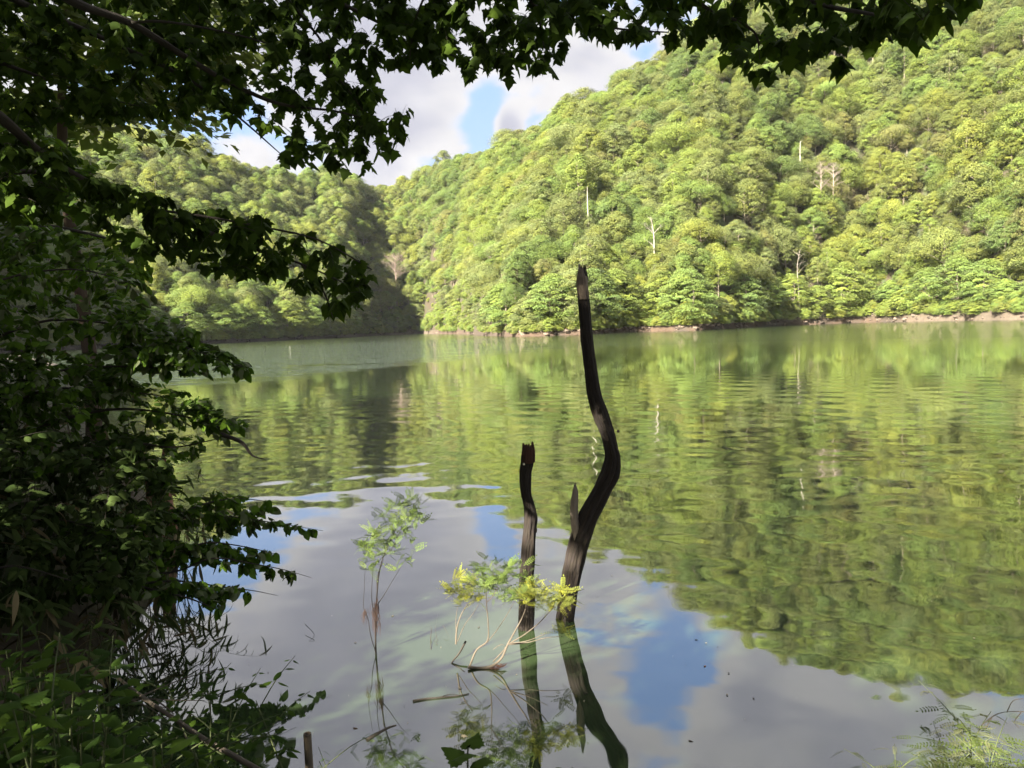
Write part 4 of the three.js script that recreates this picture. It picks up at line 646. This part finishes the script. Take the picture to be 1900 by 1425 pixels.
function floater(label, px, py, s, mat, geo, seed) { const R = rng(seed), p = onWater(px, py, 0.006), t = new THREE.Mesh(geo, mat); t.name = numbered('floating_leaf'); t.position.copy(p); t.rotation.set(-Math.PI / 2, 0, R() * 6.28); t.scale.setScalar(s); t.castShadow = t.receiveShadow = true; scene.add(tag(t, label, 'leaf')); }
floater('pale cream leaf afloat behind the lobed leaves at the bottom', 857, 1364, 0.04, leafMat(rgb(0.5, 0.42, 0.28), 0.2), MAPLE, 2);
floater('brown curled leaf afloat on open water right of the stake', 655, 1350, 0.05, leafMat(rgb(0.1, 0.07, 0.045), 0.1), OVAL, 3);
floater('orange leaf speck afloat under the blue patch of reflected sky', 1307, 1236, 0.03, leafMat(rgb(0.4, 0.2, 0.1), 0.2), OVAL, 4);
floater('small dark leaf afloat right of the blue reflected sky', 1277, 1373, 0.035, leafMat(rgb(0.06, 0.05, 0.04), 0.1), OVAL, 5);
floater('tiny dark leaf afloat on the grey water below the reflected hill', 1397, 1294, 0.02, leafMat(rgb(0.06, 0.05, 0.04), 0.1), OVAL, 6);
floater('small straw-coloured leaf afloat right of the sapling', 728, 1143, 0.04, leafMat(rgb(0.4, 0.36, 0.28), 0.2), OVAL, 7);
{ // specks adrift on the still water
  const R = rng(911), im = new THREE.InstancedMesh(new THREE.CircleGeometry(1, 6).rotateX(-Math.PI / 2), new THREE.MeshStandardMaterial({ color: 0xffffff, roughness: 0.9 }), 60), m = new THREE.Matrix4(), c = new THREE.Color();
  for (let i = 0; i < 60; i++) { const p = onWater(420 + 1400 * R(), 1120 + 300 * R() - 190 * R() * R(), 0.005), k = 0.002 + 0.006 * R() ** 3; m.compose(p, new THREE.Quaternion().setFromAxisAngle(V(0, 1, 0), R() * 6), V(k * (1 + R()), 1, k)); im.setMatrixAt(i, m); const v = R() < 0.5 ? 0.04 : 0.3; im.setColorAt(i, c.setRGB(v, v * 0.85, v * 0.6)); }
  im.name = 'floating_specks'; scene.add(tag(im, 'tiny specks and leaf crumbs adrift on the near water', 'debris', null, 'stuff'));
}
{ const p = onWater(538, 648), t = thing('thin_stake', 'tiny pale stake standing in the water off the shaded left shore', 'stake', p); part('shaft', tube([V(0, -0.3, 0), V(0.02, 0.2, 0), V(0, 0.5, 0)], [0.02, 0.018, 0.018], { seg: 8, per: 3 }), new THREE.MeshStandardMaterial({ color: rgb(0.3, 0.29, 0.26), roughness: 0.8 }), t); }
{ // bamboo stake at the bottom edge
  const b = onWater(575, 1445), t = thing('cut_stake', 'short cut brown stake standing at the bottom edge of the water', 'stake', V(b.x, -0.1, b.z)), top = atZ(575, 1361, b.z).y + 0.1, r = 0.0225;
  const prof = [[r * 1.05, 0], [r, top * 0.5], [r * 0.97, top - 0.003], [r * 0.93, top], [r * 0.72, top], [r * 0.7, top - 0.05]].map(([x, y]) => new THREE.Vector2(x, y));
  part('shaft', new THREE.LatheGeometry(prof, 24), new THREE.MeshStandardMaterial({ map: woodTexture(21, [0.05, 0.04, 0.028], [0.16, 0.13, 0.09], [0.1, 0.075, 0.05]), roughness: 0.7 }), t);
  part('cut_rim', new THREE.TorusGeometry(r * 0.83, r * 0.12, 6, 24).rotateX(Math.PI / 2).translate(0, top, 0), greyWood, t);
}

// ───────────────────────── weeds at the photographer's feet ─────────────────────────
const weedMat = [leafMat(rgb(0.036, 0.074, 0.009), 0.45), leafMat(rgb(0.026, 0.056, 0.008), 0.42), leafMat(rgb(0.052, 0.096, 0.01), 0.48)], weedStem = new THREE.MeshStandardMaterial({ color: rgb(0.045, 0.06, 0.018), roughness: 0.8 });
function weed(name, label, top, d, { seed, geos = [NETTLE, NETTLE2], size = [0.05, 0.035], pairs = 6, lean = 0.15, mats = weedMat, category = 'weed', group, branchy = 0, span = 0.45 }) {
  const R = rng(seed), tip = at(top[0], top[1], d), off = V((R() - 0.5) * lean * 2, 0, (R() - 0.5) * lean), b = V(tip.x + off.x, 0, tip.z + off.z); b.y = height(b.x, b.z) - 0.03; if (b.y > tip.y - 0.15) b.y = tip.y - 0.3;
  const t = thing(name, label, category, b, group), H = tip.y - b.y, pts = [b, b.clone().lerp(tip, 0.4).add(V(off.x * 0.25, 0, 0)), b.clone().lerp(tip, 0.75).add(V(off.x * 0.12, 0, 0)), tip], leaves = [];
  part('stem', local(tube(pts, [0.005, 0.004, 0.003, 0.0015], { seg: 6, per: 4 }), t), weedStem, t);
  const deck = (c, n, from, sz) => { for (let i = 0; i < n; i++) { const u = clamp(from + (1 - from) * (i + 0.6) / n), p = c.getPoint(u), a0 = R() * 0.6 + i * 1.5708, k = (sz[0] + sz[1] * R()) * (1.15 - 0.65 * Math.pow(u, 3)); for (const q of [0, Math.PI]) { const a = a0 + q, ax = V(Math.cos(a), 0.25 - 0.55 * R() + 0.5 * (u > 0.93), Math.sin(a)).normalize(); leaves.push({ m: basis(p.clone().addScaledVector(ax, k * 0.25), ax, V(0, 1, 0).addScaledVector(horizontal(R), 0.25), k) }); } } };
  const c = new THREE.CatmullRomCurve3(pts); deck(c, pairs, 1 - span / Math.max(span, H), size);
  for (let i = 0; i < branchy; i++) { const u = 0.5 + 0.45 * R(), p = c.getPoint(u), e = p.clone().add(horizontal(R).multiplyScalar(0.12 + 0.14 * R())).add(V(0, 0.05 + 0.1 * R(), 0)), l = [p, p.clone().lerp(e, 0.5).add(V(0, 0.015, 0)), e]; part('stem', local(tube(l, [0.0025, 0.002, 0.001], { seg: 5, per: 3 }), t), weedStem, t); deck(new THREE.CatmullRomCurve3(l), 3, 0.3, [size[0] * 0.8, size[1] * 0.8]); }
  hangLeaves(t, leaves, geos, mats, { seed, singles: 60 });
}
const N = [[40, 1165, 2.6, 'nettle at the left edge, topmost of the patch'], [110, 1175, 2.5, 'nettle with a pale flower-like tip at the top of the patch'], [170, 1160, 2.7, 'nettle whose tip rises nearest the dwarf bamboo'], [60, 1240, 2.2, 'nettle with broad leaves a little below the patch\'s top at left'], [140, 1235, 2.2, 'nettle in the middle of the patch'], [205, 1230, 2.4, 'nettle at the patch\'s right edge beside the dark water'], [20, 1300, 1.8, 'nettle low at the left edge'], [100, 1310, 1.9, 'broad nettle low in the patch above the fallen stick'], [180, 1300, 2.0, 'nettle that leans over the fallen stick'], [60, 1370, 1.6, 'nettle near the bottom left corner'], [150, 1380, 1.7, 'nettle at the bottom edge left of the fallen stick'], [230, 1370, 1.9, 'nettle at the bottom edge under the fallen stick']];
const more = rng(77), spots = ['crowded at the left edge', 'in the thick of the patch', 'at the lower right of the patch'];
for (let i = 0; i < 22; i++) { const x = -20 + 240 * more(), y = 1190 + 230 * more() + 0.25 * Math.max(0, x - 100); N.push([x, y, lerp(2.7, 1.5, clamp((y - 1180) / 240)), '', spots[x < 60 ? 0 : x < 170 ? 1 : 2]]); }
for (const sp of spots) N.filter((n) => n[4] === sp).sort((a, b) => a[1] - b[1]).forEach((n, i) => { n[3] = `nettle ${sp}, ${ordinal(i)} from the top there`; });
N.forEach(([x, y, d, l, grp], i) => weed('nettle', 'serrated green ' + l, [x, y], d, { seed: 600 + i, pairs: 6, size: [0.055, 0.04], lean: 0.12, branchy: i % 2, span: 0.42, group: grp && 'nettles ' + grp }));
for (const [i, [x, y, d, l]] of [[310, 1270, 3.0, 'thin-stemmed green weed in front of the black reflections, tallest of its row'], [345, 1310, 2.9, 'spindly green weed beside the tallest one before the black reflections'], [390, 1275, 3.2, 'light green weed in the middle of the row before the black reflections'], [430, 1310, 3.1, 'leafy green weed right of the middle of the row before the black reflections'], [475, 1300, 3.2, 'green weed at the right end of the row, nearest the cut stake'], [300, 1345, 2.4, 'green weed low beside the end of the fallen stick'], [420, 1380, 2.5, 'dense green weed at the bottom edge left of the cut stake'], [360, 1390, 2.3, 'small green weed at the bottom edge right of the fallen stick']].entries())
  weed('bank_weed', l, [x, y], d, { seed: 640 + i, pairs: 5, geos: [OVAL, NETTLE2], size: [0.04, 0.03], lean: 0.18, branchy: 3, span: 0.35 });
weed('big_leaf_plant', 'blurred plant with two big oval leaves at the bottom edge near the fallen stick', [285, 1392], 1.25, { seed: 660, pairs: 2, geos: [OVAL], size: [0.09, 0.03], lean: 0.1, span: 0.12, category: 'plant' });
weed('lobed_plant', 'dark plant with jagged lobed leaves at the bottom centre', [868, 1388], 1.55, { seed: 668, pairs: 2, geos: [LOBED], size: [0.075, 0.015], lean: 0.04, span: 0.06, category: 'plant', mats: [leafMat(rgb(0.06, 0.105, 0.015), 0.4)] });
weed('lobed_plant', 'single leaf tip at the bottom edge under the tall crooked trunk', [1062, 1424], 1.6, { seed: 671, pairs: 1, geos: [NETTLE], size: [0.05, 0.01], lean: 0.02, span: 0.05, category: 'plant', mats: [weedMat[2]] });
for (const [i, [x, y, d, l, n]] of [[1800, 1345, 3.9, 'feathery weed clump in the bottom right corner', 9], [1775, 1385, 3.8, 'lower bushy weed in front of the feathery clump at right', 9], [1835, 1390, 3.7, 'dark-leaved weed at the bottom right edge', 9], [1660, 1390, 3.8, 'sparse pale feathery weed at the bottom edge left of the corner clump', 6]].entries())
  weed('feathery_weed', l, [x, y], d, { seed: 680 + i, geos: [PINNATE[0], PINNATE[2], PINNATE[1], FERNY[0]], pairs: n + 3, size: [0.075, 0.06], lean: 0.1, branchy: i < 3 ? 15 : 5, span: 0.35, mats: [leafMat(rgb(0.085, 0.12, 0.03), 0.4), leafMat(rgb(0.065, 0.09, 0.024), 0.4), leafMat(rgb(0.11, 0.12, 0.06), 0.35)] });
weed('feathery_weed', 'small grey-green weed at the foot of the cut stake', [592, 1412], 3.6, { seed: 690, geos: FERNY, pairs: 4, size: [0.05, 0.02], branchy: 2, span: 0.2 });
{ const d = 3.9, l = [at(1822, 1345, d), at(1850, 1325, d), at(1885, 1320, d), at(1930, 1328, d), at(2010, 1380, d)], t = thing('bare_twig', 'bare grey twig arching in from the right edge', 'twig', bankAt(l[4].x, l[4].z)); l.push(t.position.clone()); part('stem', local(tube(l, [0.002, 0.003, 0.004, 0.005, 0.006, 0.007], { seg: 6, per: 4 }), t), barkMid, t); for (const q of [[[1868, 1322], [1880, 1300], [1900, 1296]], [[1840, 1332], [1828, 1350], [1815, 1352]], [[1895, 1322], [1882, 1340], [1890, 1350]]]) part('twig', local(tube(q.map(([x, y]) => at(x, y, d)), [0.002, 0.0015, 0.001], { seg: 5, per: 3 }), t), barkMid, t); }
{ // fallen stick across the bottom left
  const l = [at(210, 1250, 2.9), at(262, 1292, 2.75), at(330, 1338, 2.6), at(380, 1372, 2.5), at(430, 1400, 2.4), at(500, 1440, 2.3)], t = thing('fallen_stick', 'grey-brown fallen stick slanting through the weeds at bottom left', 'stick', l[0].clone());
  part('stem', local(tube(l, [0.004, 0.0055, 0.006, 0.0065, 0.007, 0.007], { seg: 8, per: 6, rough: 0.15 }), t), barkPale, t);
  for (const q of [[[262, 1292], [300, 1275], [345, 1258], [420, 1238]], [[212, 1300], [270, 1297], [320, 1299], [380, 1300]], [[330, 1338], [350, 1375], [372, 1390]], [[240, 1297], [275, 1312], [300, 1330]], [[290, 1299], [315, 1318], [322, 1325]]]) part('twig', local(tube(q.map(([x, y]) => at(x, y, 2.75)), [0.0028, 0.0022, 0.0017, 0.001].slice(0, q.length), { seg: 5, per: 4 }), t), barkPale, t);
}
{ // grass and litter that cover the bank
  const R = rng(808), im = new THREE.InstancedMesh(BLADES[1], leafMat(rgb(0.04, 0.055, 0.016), 0.35), 2600), m = new THREE.Matrix4(), c = new THREE.Color(); let k = 0;
  while (k < 2600) { const x = -9 + 13 * R() ** 0.7, z = -11 + 11 * R(); const y = height(x, z); if (y < 0.12) continue; const h = horizontal(R).multiplyScalar(0.6); im.setMatrixAt(k++, basis(V(x, y - 0.02, z), V(h.x, 0.9, h.z), V(-h.x, 0.6, -h.z), 0.1 + 0.22 * R())); im.setColorAt(k - 1, c.setRGB(0.7 + 0.7 * R(), 0.7 + 0.5 * R(), 0.6 + 0.4 * R())); }
  im.name = 'bank_grass'; im.castShadow = im.receiveShadow = true; scene.add(tag(im, 'rough grass covering the shaded near bank', 'grass', null, 'stuff'));
}


renderer.render(scene, camera);
